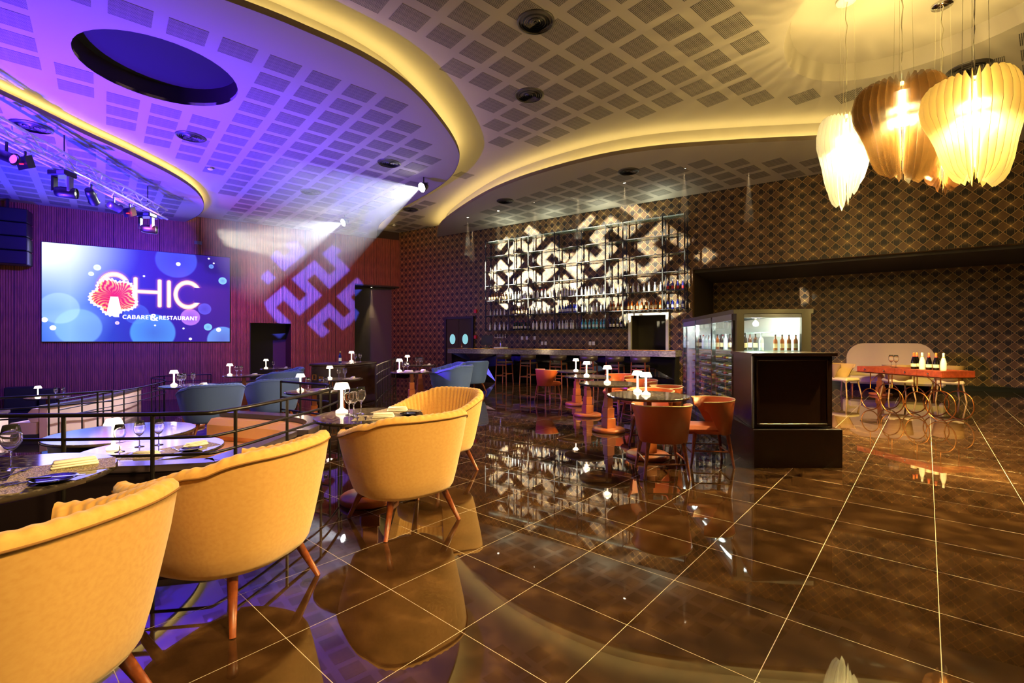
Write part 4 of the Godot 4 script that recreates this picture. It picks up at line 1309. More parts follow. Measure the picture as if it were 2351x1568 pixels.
	for x in ux: us.append(bar_s(x, 0.46))
	var sh := thing("wall_shelving", "tall black metal shelving with glass shelves of bottles on the papered wall", "shelving", Vector3.ZERO)
	var y0 := 1.89; var dy := 0.59
	for k in us.size():
		var low := y0 if k < 7 else y0 + dy
		for b in [0.46, 0.10]:
			s = tool()
			box_at(s, bar_pt(us[k], b), BU, 0.035, 0.035, low - 0.02, y0 + 6 * dy + 0.02)
			part(sh, "post", done(s), M.black)
		for lv in 7:
			if y0 + lv * dy < low - 0.01: continue
			s = tool()
			box_at(s, bar_pt(us[k], 0.28), BU, 0.025, 0.36, y0 + lv * dy - 0.025, y0 + lv * dy - 0.005)
			part(sh, "bracket", done(s), M.black)
	for k in us.size() - 1:
		for lv in 7:
			if k >= 6 and lv == 0: continue
			var a: float = us[k] + 0.02; var b: float = us[k + 1] - 0.02
			s = tool()
			box_at(s, bar_pt((a + b) / 2, 0.28), BU, b - a, 0.36, y0 + lv * dy - 0.004, y0 + lv * dy + 0.008)
			part(sh, "glass_shelf", done(s), M.shelf_glass)
			s = tool()
			box_at(s, bar_pt((a + b) / 2, 0.462), BU, b - a, 0.012, y0 + lv * dy - 0.006, y0 + lv * dy + 0.010)
			part(sh, "shelf_edge", done(s), M.fixture_grey if lv > 0 else M.black)
	var rows := [
		[["clear", 5], ["green", 6], ["white", 6], ["clear", 7], ["cyan", 7], ["dark", 4]],
		[["clear", 6], ["brown", 6], ["clear", 6], ["blue", 7], ["clear", 7], ["amber", 4], ["amber", 8], ["blue", 4]],
		[["brown", 8], ["clear", 7], ["white", 6], ["clear", 7], ["clear", 8], ["clear", 4], ["clear", 7], ["redblue", 4]],
	]
	var rn := ["lowest", "second", "third"]
	var bn := ["first", "second", "third", "fourth", "fifth", "sixth", "seventh", "last"]
	for lv in 3:
		for k in rows[lv].size():
			var kind: String = rows[lv][k][0]; var cn: int = rows[lv][k][1]
			var a: float = us[k] + 0.12; var b: float = us[k + 1] - 0.10
			for i in cn:
				var sc := (1.08 if kind != "clear" else 0.98) * rng.randf_range(0.96, 1.04)
				if lv == 1 and k == 0: sc = 0.78
				bottle(v3(bar_pt(lerpf(a, b, float(i) / maxi(cn - 1, 1)), 0.30 + rng.randf_range(-0.05, 0.05)), y0 + lv * dy + 0.0085), kind, sc, "%s bottle on the %s shelf up, %s bay from the double door" % [kind.replace("redblue", "red-labelled blue"), rn[lv], bn[k]], "bottles on the %s wall shelf" % rn[lv])
	# light strip added on top of the shelving to brighten the bar ceiling
	var led := thing("added_shelf_light", "added narrow light strip along the top of the bottle shelving", "light", Vector3.ZERO)
	s = tool()
	var yl := y0 + 6 * dy + 0.03
	box_at(s, bar_pt((us[0] + us[8]) / 2, 0.30), BU, us[8] - us[0] - 0.1, 0.05, yl, yl + 0.02)
	part(led, "strip", done(s), M.added_shelf_led)
	for k in 4:
		var q := bar_pt(lerpf(us[0], us[8], (k + 0.5) / 4.0), 0.30)
		area(v3(q, yl + 0.03), v3(q, yl + 1.0), (us[8] - us[0]) / 4.0, 0.05, Color(0.95, 1.0, 0.9), 1.3)
	# double door with portholes, alarm boxes, sockets
	var dk := bar_s(1027.0); var dl := bar_s(1085.0)
	var dw := dl - dk
	s = tool()
	box_at(s, bar_pt(dk - 0.05, 0.04), BU, 0.10, 0.10, 0.0, 2.52)
	box_at(s, bar_pt(dl + 0.05, 0.04), BU, 0.10, 0.10, 0.0, 2.52)
	box_at(s, bar_pt((dk + dl) / 2, 0.04), BU, dw + 0.2, 0.10, 2.42, 2.52)
	var door := setting("door_2", done(s), M.black, "dark double kitchen door with round windows")
	for k in 2:
		s = tool()
		box_at(s, bar_pt(dk + dw * (0.25 + 0.5 * k), 0.03), BU, dw / 2 - 0.02, 0.05, 0.01, 2.41)
		var leaf := part(door, "door_leaf", done(s), M.plain_dark)
		var q := tool()
		var cc := bar_pt(dk + dw * (0.25 + 0.5 * k), 0.062)
		for i in 20:
			var a := TAU * i / 20.0; var b := TAU * (i + 1) / 20.0
			tri(q, v3(cc, 1.55), v3(cc, 1.55) + v3(BU, 0) * cos(b) * 0.16 + Vector3(0, sin(b) * 0.22, 0), v3(cc, 1.55) + v3(BU, 0) * cos(a) * 0.16 + Vector3(0, sin(a) * 0.22, 0))
		part(leaf, "porthole_window", done(q), glow(Color(0.55, 0.85, 0.85), 0.6))
	for y in [2.72, 1.64]:
		s = tool(); box_at(s, bar_pt(bar_s(1093.0), 0.04), BU, 0.12, 0.07, y - 0.07, y + 0.07)
		solo("alarm_box", done(s), M.red, "red fire alarm box %s beside the double door" % ("high on the wall" if y > 2 else "low on the wall"), "alarm")
	var k2 := 0
	for x in [1199, 1210, 1228, 1245, 1253, 1355, 1363]:
		s = tool(); var yy := 1.52 if k2 < 3 else 1.32
		box_at(s, bar_pt(bar_s(x), 0.012), BU, 0.09, 0.024, yy, yy + 0.13)
		solo("wall_socket", done(s), M.white, "white wall socket plate behind the bar counter", "socket", Vector3.ZERO, 0.0, "wall sockets behind the bar")
		k2 += 1
	# things on the counter
	var pt := thing("beer_tap", "chrome beer tap tower with many handles on the bar counter", "beer tap", v3(bar_pt(bar_s(1150.0, 1.85), 1.85), 1.20), deg_to_rad(-33.6))
	s = tool(); rbox(s, Vector3(0, 0.025, 0), Vector3(0.42, 0.05, 0.30), 0.008); part(pt, "drip_tray", done(s), M.white)
	s = tool(0); lathe(s, [[0.06, 0.05], [0.035, 0.08], [0.03, 0.30], [0.05, 0.36], [0.05, 0.40], [0.0, 0.42]], 18); part(pt, "tower", done(s), M.chrome)
	for k in 5:
		s = tool(0)
		rod(s, Vector3(0, 0.38, 0), Vector3(-0.24 + 0.12 * k, 0.40, 0.05), 0.016, 0.016, 8)
		rod(s, Vector3(-0.24 + 0.12 * k, 0.36, 0.05), Vector3(-0.24 + 0.12 * k, 0.50, 0.06), 0.012, 0.018, 8)
		part(pt, "tap_handle", done(s), M.chrome)
	var mo := thing("till_screen", "black till screen turned away on the bar counter", "monitor", v3(bar_pt(bar_s(1118.0, 1.6), 1.6), 1.20), deg_to_rad(-10.0))
	s = tool(); rbox(s, Vector3(0, 0.015, 0), Vector3(0.28, 0.03, 0.24), 0.006); part(mo, "foot", done(s), M.black)
	s = tool(); rbox(s, Vector3(0, 0.12, 0.02), Vector3(0.05, 0.2, 0.05), 0.006); part(mo, "neck", done(s), M.black)
	s = tool(); boxb(s, Vector3(0, 0.30, -0.02), Vector3(0.21, 0, 0), Vector3(0, 0.17, -0.06), Vector3(0, 0.006, 0.02)); part(mo, "display", done(s), M.black)
	bottle(v3(bar_pt(bar_s(1060.0, 1.75), 1.75), 1.2), "amber", 0.6, "small amber bottle on the bar counter by the double door", "")
# ---------- wine cooler and service counter
func cooler_area() -> void:
	var A := Vector2(3.14, 6.62); var B := Vector2(3.55, 9.7)
	var u := (B - A).normalized(); var w := Vector2(u.y, -u.x)   # w points right
	var len := A.distance_to(B); var wid := 0.98; var H := 1.90
	var t := thing("wine_cooler", "tall glass wine cooler with steel posts full of lit bottles", "wine cooler", Vector3.ZERO)
	var s := tool()
	box_at(s, A + u * len / 2 + w * wid / 2, u, len + 0.06, wid + 0.06, H - 0.06, H)
	part(t, "roof", done(s), M.plain_dark)
	s = tool(); box_at(s, A + u * len / 2 + w * wid / 2, u, len, wid, 0.0, 0.10)
	part(t, "plinth", done(s), M.plain_dark)
	s = tool(); box_at(s, A + u * len / 2 + w * (wid - 0.03), u, len, 0.05, 0.10, H - 0.06)
	part(t, "back_wall", done(s), M.white)
	s = tool(); box_at(s, A + u * (len - 0.03) + w * wid / 2, w, wid - 0.1, 0.05, 0.10, H - 0.06)
	part(t, "end_wall", done(s), M.white)
	for f in [0.0, 0.335, 0.67, 1.0]:
		s = tool(); box_at(s, A + u * (0.03 + (len - 0.06) * f), u, 0.055, 0.06, 0.10, H - 0.06)
		part(t, "post", done(s), M.chrome)
	for y in [0.12, H - 0.13]:
		s = tool(); box_at(s, A + u * len / 2, u, len, 0.05, y - 0.02, y + (0.07 if y > 1 else 0.02))
		part(t, "frame_bar", done(s), M.fixture_grey)
	s = tool(); box_at(s, A + w * (wid - 0.06), w, 0.12, 0.06, 0.10, H - 0.06); part(t, "post", done(s), M.plain_dark)
	s = tool(); box_at(s, A + w * 0.06, w, 0.10, 0.06, 0.10, H - 0.06); part(t, "post", done(s), M.plain_dark)
	s = tool(); box_at(s, A + w * wid / 2, w, wid - 0.2, 0.05, H - 0.12, H - 0.06); part(t, "frame_bar", done(s), M.fixture_grey)
	for k in 3:
		s = tool(); box_at(s, A + u * (0.06 + (len - 0.12) * (k + 0.5) / 3.0) + w * 0.0, u, (len - 0.3) / 3.0, 0.008, 0.14, H - 0.13)
		part(t, "pane", done(s), M.pane)
	s = tool(); box_at(s, A + w * wid / 2, w, wid - 0.22, 0.008, 0.10, H - 0.12); part(t, "pane", done(s), M.pane)
	# racks
	for r in 13:
		s = tool()
		var y := 0.155 + r * 0.125
		for e in [0.16, 0.34]: box_at(s, A + u * len / 2 + w * e, u, len - 0.14, 0.012, y - 0.012, y)
		if y < 1.3: part(t, "rack_bar", done(s), M.chrome)
	# lying bottles, necks to the glass
	var lay: Array = []
	for c in [Color(0.05, 0.10, 0.05), Color(0.10, 0.04, 0.03), Color(0.48, 0.42, 0.16)]: lay.append(mat(c, 0.08))
	var bm := tool(0)
	lathe(bm, [[0.0, 0.0], [0.036, 0.0], [0.038, 0.008], [0.038, 0.19], [0.016, 0.245], [0.0135, 0.26], [0.0155, 0.262], [0.0155, 0.31], [0.0, 0.312]], 10)
	var bmesh := done(bm)
	var foil := [mat(Color(0.55, 0.10, 0.10), 0.3, 0.4), mat(Color(0.75, 0.62, 0.25), 0.3, 0.6), mat(Color(0.75, 0.76, 0.78), 0.3, 0.6)]
	var fm := tool(0)
	lathe(fm, [[0.0160, 0.262], [0.0160, 0.312], [0.0, 0.314]], 10)
	var fmesh := done(fm)
	for r in 9:
		for k in 22:
			if rng.randf() < 0.06: continue
			var p := A + u * (0.16 + k * (len - 0.32) / 21.0) + w * 0.44
			var c := rng.randi() % 3
			var o := thing("wine_bottle", "wine bottle lying in the racks of the glass cooler, foil end to the glass", "bottle", v3(p, 0.155 + r * 0.125 + 0.039), 0.0, "wine bottles lying in the cooler")
			o.transform.basis = Basis(v3(u, 0), v3(-w, 0), v3(u, 0).cross(v3(-w, 0)))
			part(o, "body", bmesh, lay[c])
			part(o, "foil_cap", fmesh, foil[rng.randi() % 3])
	# standing bottles on the upper shelf
	s = tool(); box_at(s, A + u * len / 2 + w * wid / 2, u, len - 0.1, wid - 0.14, 1.31, 1.322); part(t, "glass_shelf", done(s), M.shelf_glass)
	s = tool(); box_at(s, A + u * len / 2 + w * 0.62, u, len - 0.1, 0.3, 1.575, 1.585); part(t, "glass_shelf", done(s), M.shelf_glass)
	for k in 26:
		var p := A + u * (0.14 + (k / 2) * 0.22) + w * (0.18 + 0.22 * (k % 2))
		bottle(v3(p, 1.3225), ["clear", "amber", "green", "clear", "white", "brown"][rng.randi() % 6], 0.78, "bottle standing on the upper glass shelf inside the cooler", "bottles standing in the cooler")
	for k in 4:
		bottle(v3(A + u * 0.12 + w * (0.58 + 0.09 * k), 1.3225), "amber", 0.7, "amber spirit bottle at the cooler's front window", "bottles standing in the cooler")
	var lp := A + u * 0.35 + w * 0.40
	var bl := thing("cooler_lamp", "bright bare bulb under the roof of the wine cooler", "lamp", v3(lp, 1.70))
	s = tool(0); lathe(s, [[0.0, -0.03], [0.03, -0.02], [0.042, 0.01], [0.03, 0.04], [0.012, 0.05], [0.0, 0.06]], 16)
	part(bl, "bulb", done(s), M.bulb_white)
	s = tool(0); lathe(s, [[0.016, 0.055], [0.016, 0.09], [0.0, 0.10]], 12); part(bl, "socket", done(s), M.chrome)
	omni(v3(lp, 1.705), Color(0.95, 1.0, 0.92), 1.6, 0.04)
	for k in 3:
		var q := A + u * (len * (k + 0.5) / 3.0) + w * 0.12
		area(v3(q, H - 0.075), v3(q, 0.0), 0.9, 0.05, Color(0.92, 1.0, 0.96), 0.55)
	# black service counter in front of it
	var c := thing("service_counter", "black panelled service counter with stepped base before the wine cooler", "counter", Vector3.ZERO)
	s = tool()
	prism(s, PackedVector2Array([Vector2(2.80, 5.48), Vector2(3.73, 5.48), Vector2(3.93, 6.38), Vector2(3.05, 6.48)]), 0.44, 1.28)
	part(c, "body", done(s), M.wood_dark)
	s = tool()
	prism(s, PackedVector2Array([Vector2(2.77, 5.38), Vector2(3.78, 5.38), Vector2(3.95, 6.40), Vector2(2.97, 6.52)]), 0.0, 0.435)
	part(c, "base", done(s), M.wood_dark)
	s = tool()
	prism(s, PackedVector2Array([Vector2(2.77, 5.43), Vector2(3.76, 5.43), Vector2(3.95, 6.40), Vector2(3.02, 6.50)]), 1.281, 1.315)
	part(c, "top", done(s), M.wood_dark)
	s = tool(); box(s, Vector3(3.275, 0.437, -5.40), Vector3(1.0, 0.012, 0.02)); part(c, "base_trim", done(s), M.fixture_grey)
	for x in [2.86, 3.68]:
		s = tool(); rbox(s, Vector3(x, 0.86, -5.475), Vector3(0.03, 0.80, 0.02), 0.004); part(c, "panel_moulding", done(s), M.wood_dark)
	for y in [0.48, 1.24]:
		s = tool(); rbox(s, Vector3(3.27, y, -5.475), Vector3(0.85, 0.03, 0.02), 0.004); part(c, "panel_moulding", done(s), M.wood_dark)
	s = tool(); rbox(s, Vector3(2.80, 0.86, -5.47), Vector3(0.022, 0.84, 0.022), 0.004); part(c, "corner_trim", done(s), M.fixture_grey)

# ---------- alcove: bottle cart, sofa, chairs
func alcove() -> void:
	var c0 := Vector2(7.95, 9.38)
	var ax := Vector2(-0.115, 0.993); var bx := Vector2(0.993, 0.115)
	var t := thing("drinks_cart", "red-brown wooden drinks cart on copper hoop wheels", "cart", Vector3.ZERO)
	var s := tool()
	box_at(s, c0, ax, 1.80, 0.68, 0.80, 0.915); part(t, "drawer_case", done(s), M.cart)
	s = tool(); box_at(s, c0, ax, 1.84, 0.72, 0.785, 0.797); part(t, "edge_strip", done(s), M.brass)
	for k in 4:
		s = tool()
		var q := c0 - ax * (0.675 - 0.45 * k) - bx * 0.346
		box_at(s, q, ax, 0.43, 0.012, 0.808, 0.907)
		var dr := part(t, "drawer_front", done(s), M.cart)
		s = tool(0)
		rod(s, v3(q, 0.858), v3(q - bx * 0.028, 0.858), 0.006, 0.016, 10)
		part(dr, "knob", done(s), M.chrome)
	var hoops := [[-0.82, -0.27, 0.27], [-0.40, -0.29, 0.24], [0.12, -0.29, 0.25], [0.62, -0.29, 0.22], [0.72, 0.24, 0.27], [0.15, 0.24, 0.26], [-0.70, 0.25, 0.26], [-0.25, 0.28, 0.25]]
	for h in hoops:
		var ctr: Vector2 = c0 + ax * h[0] + bx * h[1]
		var r: float = h[2]
		s = tool(0)
		var pts := PackedVector3Array()
		for k in 33: pts.append(v3(ctr + ax * cos(TAU * k / 32.0) * r, 0.012 + r + sin(TAU * k / 32.0) * r))
		tube(s, pts, 0.011, 7)
		part(t, "hoop", done(s), M.copper)
		s = tool(0)
		rod(s, v3(ctr, 0.012 + 2.0 * r), v3(ctr, 0.786), 0.010, 0.010, 8)
		part(t, "strut", done(s), M.copper)
	for g in [-0.82, 0.62]:
		s = tool(0)
		rod(s, v3(c0 + ax * g - bx * 0.27, 0.62), v3(c0 + ax * (g * 0.7) - bx * 0.27, 0.785), 0.008, 0.008, 7)
		part(t, "brace", done(s), M.copper)
	var m := bottle_meshes()
	var dark := mat(Color(0.05, 0.03, 0.025), 0.06); var pale := mat(Color(0.84, 0.82, 0.76), 0.25)
	var lab := mat(Color(0.85, 0.80, 0.68), 0.5); var fo := mat(Color(0.85, 0.42, 0.18), 0.35, 0.4); var band := mat(Color(0.72, 0.08, 0.07), 0.4)
	var ks := [["dark", 2098.0], ["dark", 2105.0], ["white", 2117.0], ["dark", 2132.5], ["dark", 2149.0], ["white", 2166.0]]
	var i := 0
	for k in ks:
		var kk: float = (k[1] - 1175.5) / FOC
		# on the near long edge of the cart top
		var base := c0 - bx * (0.12 if i != 1 else 0.02)
		var tt: float = (base.x - kk * base.y) / (kk * ax.y - ax.x)
		var p := base + ax * tt
		var o := thing("champagne_bottle", ("dark champagne bottle with orange foil and red band on the drinks cart" if k[0] == "dark" else "white-clad champagne bottle with white foil on the drinks cart"), "bottle", v3(p, 0.9155), 0.0, "champagne bottles on the cart")
		part(o, "body", m.champ, dark if k[0] == "dark" else pale)
		part(o, "label", m.champ_label, lab if k[0] == "dark" else pale)
		part(o, "foil", m.foil, fo if k[0] == "dark" else pale)
		s = tool(0); lathe(s, [[0.0225, 0.238], [0.019, 0.25]], 14)
		part(o, "neck_band", done(s), band if k[0] == "dark" else M.gold)
		i += 1
	for x in [2046.0, 2057.0]:
		var kk: float = (x - 1175.5) / FOC
		var base := c0 - bx * 0.1
		var tt: float = (base.x - kk * base.y) / (kk * ax.y - ax.x)
		wine_glass(v3(base + ax * tt, 0.9155), "the drinks cart", 1.15)
	# sofa and armchairs
	var sp := Vector2(10.9, 13.55)
	var so := thing("sofa", "cream high-backed curved sofa against the papered alcove wall", "sofa", v3(sp, 0.0), deg_to_rad(180.0 - 33.6))
	s = tool(0)
	var outl := PackedVector2Array()
	for k in 13:
		var a := PI * 0.5 * k / 12.0
		outl.append(Vector2(1.02 - 0.45 + 0.45 * cos(a) , 0.95 + 0.45 * sin(a)))
	var full := PackedVector2Array(); full.append(Vector2(1.02, 0.25)); full.append_array(outl)
	for k in range(12, -1, -1): full.append(Vector2(-outl[k].x, outl[k].y))
	full.append(Vector2(-1.02, 0.25))
	s = tool()
	var ix := Geometry2D.triangulate_polygon(full)
	for k in range(0, ix.size(), 3):
		var a := full[ix[k]]; var b := full[ix[k + 1]]; var d := full[ix[k + 2]]
		tri(s, Vector3(a.x, a.y, 0.30), Vector3(b.x, b.y, 0.30), Vector3(d.x, d.y, 0.30))
		tri(s, Vector3(a.x, a.y, 0.42), Vector3(d.x, d.y, 0.42), Vector3(b.x, b.y, 0.42))
	for k in full.size():
		var a := full[k]; var b := full[(k + 1) % full.size()]
		quad(s, Vector3(a.x, a.y, 0.42), Vector3(b.x, b.y, 0.42), Vector3(b.x, b.y, 0.30), Vector3(a.x, a.y, 0.30))
	part(so, "backrest", done(s), M.beige)
	s = tool(); rbox(s, Vector3(0, 0.34, -0.05), Vector3(2.0, 0.22, 0.72), 0.06); part(so, "seat", done(s), M.beige)
	for x in [-1.06, 1.06]:
		s = tool(); rbox(s, Vector3(x, 0.42, -0.02), Vector3(0.14, 0.42, 0.75), 0.05); part(so, "armrest", done(s), M.beige)
	for q in [[-0.9, -0.3], [0.9, -0.3], [-0.9, 0.3], [0.9, 0.3]]:
		s = tool(0); rod(s, Vector3(q[0], 0.24, q[1]), Vector3(q[0], 0.0, q[1]), 0.025, 0.018, 10); part(so, "leg", done(s), M.leg)
	var n := 0
	for q in [[Vector2(8.75, 12.4), 200.0], [Vector2(9.75, 11.9), -20.0], [Vector2(10.65, 11.5), -30.0]]:
		var ch := thing("dining_chair", ["tan wooden dining chair by the black service counter side of the alcove", "tan dining chair directly behind the drinks cart's glasses", "tan dining chair behind the drinks cart's champagne bottles"][n], "chair", v3(q[0], 0.0), deg_to_rad(q[1]), "tan dining chairs in the alcove")
		n += 1
		var bc := bar_chair_meshes()
		s = tool(); rbox(s, Vector3(0, 0.46, 0), Vector3(0.52, 0.09, 0.5), 0.03); part(ch, "seat", done(s), M.beige)
		part(ch, "backrest", bc.back, M.beige2, Vector3(0, 0.10, 0))
		part(ch, "backrest_lining", bc.back_lining, M.beige2, Vector3(0, 0.10, 0))
		for e in [[-1, -1], [1, -1], [-1, 1], [1, 1]]:
			s = tool(0); rod(s, Vector3(e[0] * 0.22, 0.45, e[1] * 0.2), Vector3(e[0] * 0.28, 0.0, e[1] * 0.27), 0.022, 0.013, 8); part(ch, "leg", done(s), M.beige2)
	round_table(Vector2(9.95, 12.7), 0.0, 0.45, 0.74, "stepped", "round table between the cream sofa and the tan chairs")

# ---------- pendants
func pendant(p: Vector2, y_top: float, y_bot: float, rmax: float, tip: float, drop: float, m: Material, fins: int, energy: float, label: String, canopy: Material) -> void:
	var t := thing("pendant_lamp", label, "lamp", v3(p, y_top), 0.0, "fin pendants")
	var h := y_top - y_bot
	for k in fins:
		var a := TAU * k / fins
		# outline of one fin, from the top down; one side of the lamp hangs lower
		var low := h * (0.035 * ((k * 7) % 3) - 0.07 + 1.0 - drop + drop * pow(0.5 + 0.5 * cos(a - tip), 2.0))
		var rise := h * 0.05 * (0.5 + 0.5 * cos(a - tip + 2.0))
		var out := PackedVector2Array()
		var shape := [[0.0, 0.74], [0.02, 0.84], [0.08, 0.93], [0.22, 1.0], [0.36, 0.98], [0.48, 0.88], [0.62, 0.77], [0.78, 0.68], [0.90, 0.58], [0.96, 0.48], [1.0, 0.34]]
		for q in shape:
			var r: float = rmax * q[1] * (1.0 + 0.25 * cos(a - tip) * (q[0] - 0.35)) * (1.0 + 0.06 * cos(3.0 * a + tip))
			out.append(Vector2(r, -low * q[0] - rise))
		out.append(Vector2(0.06, -low * 0.94)); out.append(Vector2(0.10, -low * 0.5)); out.append(Vector2(0.10, -low * 0.04 - rise))
		var s := tool()
		var d := Vector3(cos(a), 0, sin(a)); var e := Vector3(-sin(a), 0, cos(a)) * 0.002
		var ix := Geometry2D.triangulate_polygon(out)
		for g in [1.0, -1.0]:
			for i in range(0, ix.size(), 3):
				var q0 := out[ix[i]]; var q1 := out[ix[i + 1]]; var q2 := out[ix[i + 2]]
				var A: Vector3 = d * q0.x + Vector3(0, q0.y, 0) + e * g; var B: Vector3 = d * q1.x + Vector3(0, q1.y, 0) + e * g; var C: Vector3 = d * q2.x + Vector3(0, q2.y, 0) + e * g
				if g > 0: tri(s, A, B, C)
				else: tri(s, A, C, B)
		for i in out.size():
			var q0 := out[i]; var q1 := out[(i + 1) % out.size()]
			quad(s, d * q0.x + Vector3(0, q0.y, 0) - e, d * q1.x + Vector3(0, q1.y, 0) - e, d * q1.x + Vector3(0, q1.y, 0) + e, d * q0.x + Vector3(0, q0.y, 0) + e)
		part(t, "fin", done(s), m)
	var bs := tool(0)
	lathe(bs, [[0.0, -0.23], [0.07, -0.23], [0.085, -0.21], [0.085, 0.21], [0.07, 0.23], [0.0, 0.23]], 18)
	part(t, "diffuser_bulb", done(bs), M.bulb, Vector3(0, -h * 0.24, 0))
	# core, cables and canopy
	var s := tool(0)
	rod(s, Vector3(0, -h * 0.24 + 0.232, 0), Vector3(0, 0.02, 0), 0.02, 0.02, 10); part(t, "core", done(s), M.cable)
	var yc := (YD + 0.28 if p.y > 4.0 else YD) - y_top
	s = tool(0)
	var pts := PackedVector3Array()
	for k in 15: pts.append(Vector3(0.012 * sin(k * 1.9), lerpf(0.0, yc - 0.04, k / 14.0), 0.012 * cos(k * 2.3)))
	tube(s, pts, 0.007, 6); part(t, "power_cable", done(s), M.cable)
	for k in 3:
		s = tool(0)
		var q := Vector3(cos(TAU * k / 3.0 + 0.4), 0, sin(TAU * k / 3.0 + 0.4))
		rod(s, q * 0.13 + Vector3(0, -0.03, 0), q * 0.10 + Vector3(0, yc - 0.04, 0), 0.002, 0.002, 5); part(t, "wire", done(s), M.cable)
	s = tool(0); lathe(s, [[0.0, yc - 0.045], [0.135, yc - 0.04], [0.14, yc - 0.03], [0.14, yc], [0.0, yc]], 28); part(t, "canopy", done(s), canopy)
	omni(v3(p, y_top - h * 0.24), Color(1.0, 0.88, 0.54), energy * 0.32, 0.045)
	spot(v3(p, y_top - h * 0.24 - 0.16), v3(p, 0.0), Color(1.0, 0.89, 0.55), energy * 5.6, 80.0, 0.6, 0.07)
func pendants() -> void:
	pendant(Vector2(5.33, 7.50), 5.05, 3.53, 0.40, PI * 0.85, 0.34, M.fin_white, 34, 36.0, "white fin pendant lamp drawn out to a long point below", M.white)
	pendant(Vector2(5.39, 6.50), 5.02, 3.58, 0.54, PI * 0.6, 0.15, M.fin_amber, 36, 26.0, "large amber translucent fin pendant lamp with wavy shoulders", M.chrome)
	pendant(Vector2(6.95, 7.60), 5.10, 3.85, 0.42, -PI * 0.1, 0.25, M.fin_smoke, 32, 22.0, "smaller smoky brown fin pendant lamp partly hidden by the cream one", M.chrome)
	pendant(Vector2(5.11, 5.20), 4.36, 3.14, 0.43, PI * 0.4, 0.10, M.fin_cream, 34, 34.0, "cream fin pendant lamp with broad bright top", M.chrome)
	# two unseen spots added beside the viewpoint to brighten the mustard chairs
	for q in [[Vector2(3.4, 0.4), Vector2(-1.9, 4.1)], [Vector2(2.2, -1.0), Vector2(-1.7, 2.3)]]:
		var sp := thing("added_spot", "added unseen spot aimed at the mustard chairs", "lamp", v3(q[0], YD), 0.0, "added spots for the chairs")
		var to := v3(q[1], 0.5) - v3(q[0], YD - 0.2)
		var s := tool(); box(s, Vector3(0, -0.06, 0), Vector3(0.04, 0.12, 0.04)); part(sp, "stem", done(s), M.fixture)
		s = tool(0); aimed(s, [[0.0, -0.10], [0.06, -0.09], [0.075, 0.10], [0.07, 0.10], [0.065, 0.06], [0.0, 0.06]], Vector3(0, -0.2, 0), to); part(sp, "can", done(s), M.fixture)
		s = tool(0); aimed(s, [[0.0, 0.075], [0.066, 0.07]], Vector3(0, -0.2, 0), to); part(sp, "lens", done(s), M.down_face)
		spot(v3(q[0], YD - 0.2) + to.normalized() * 0.12, v3(q[1], 0.5), Color(1.0, 0.85, 0.56), 50.0, 26.0, 1.0, 0.25)

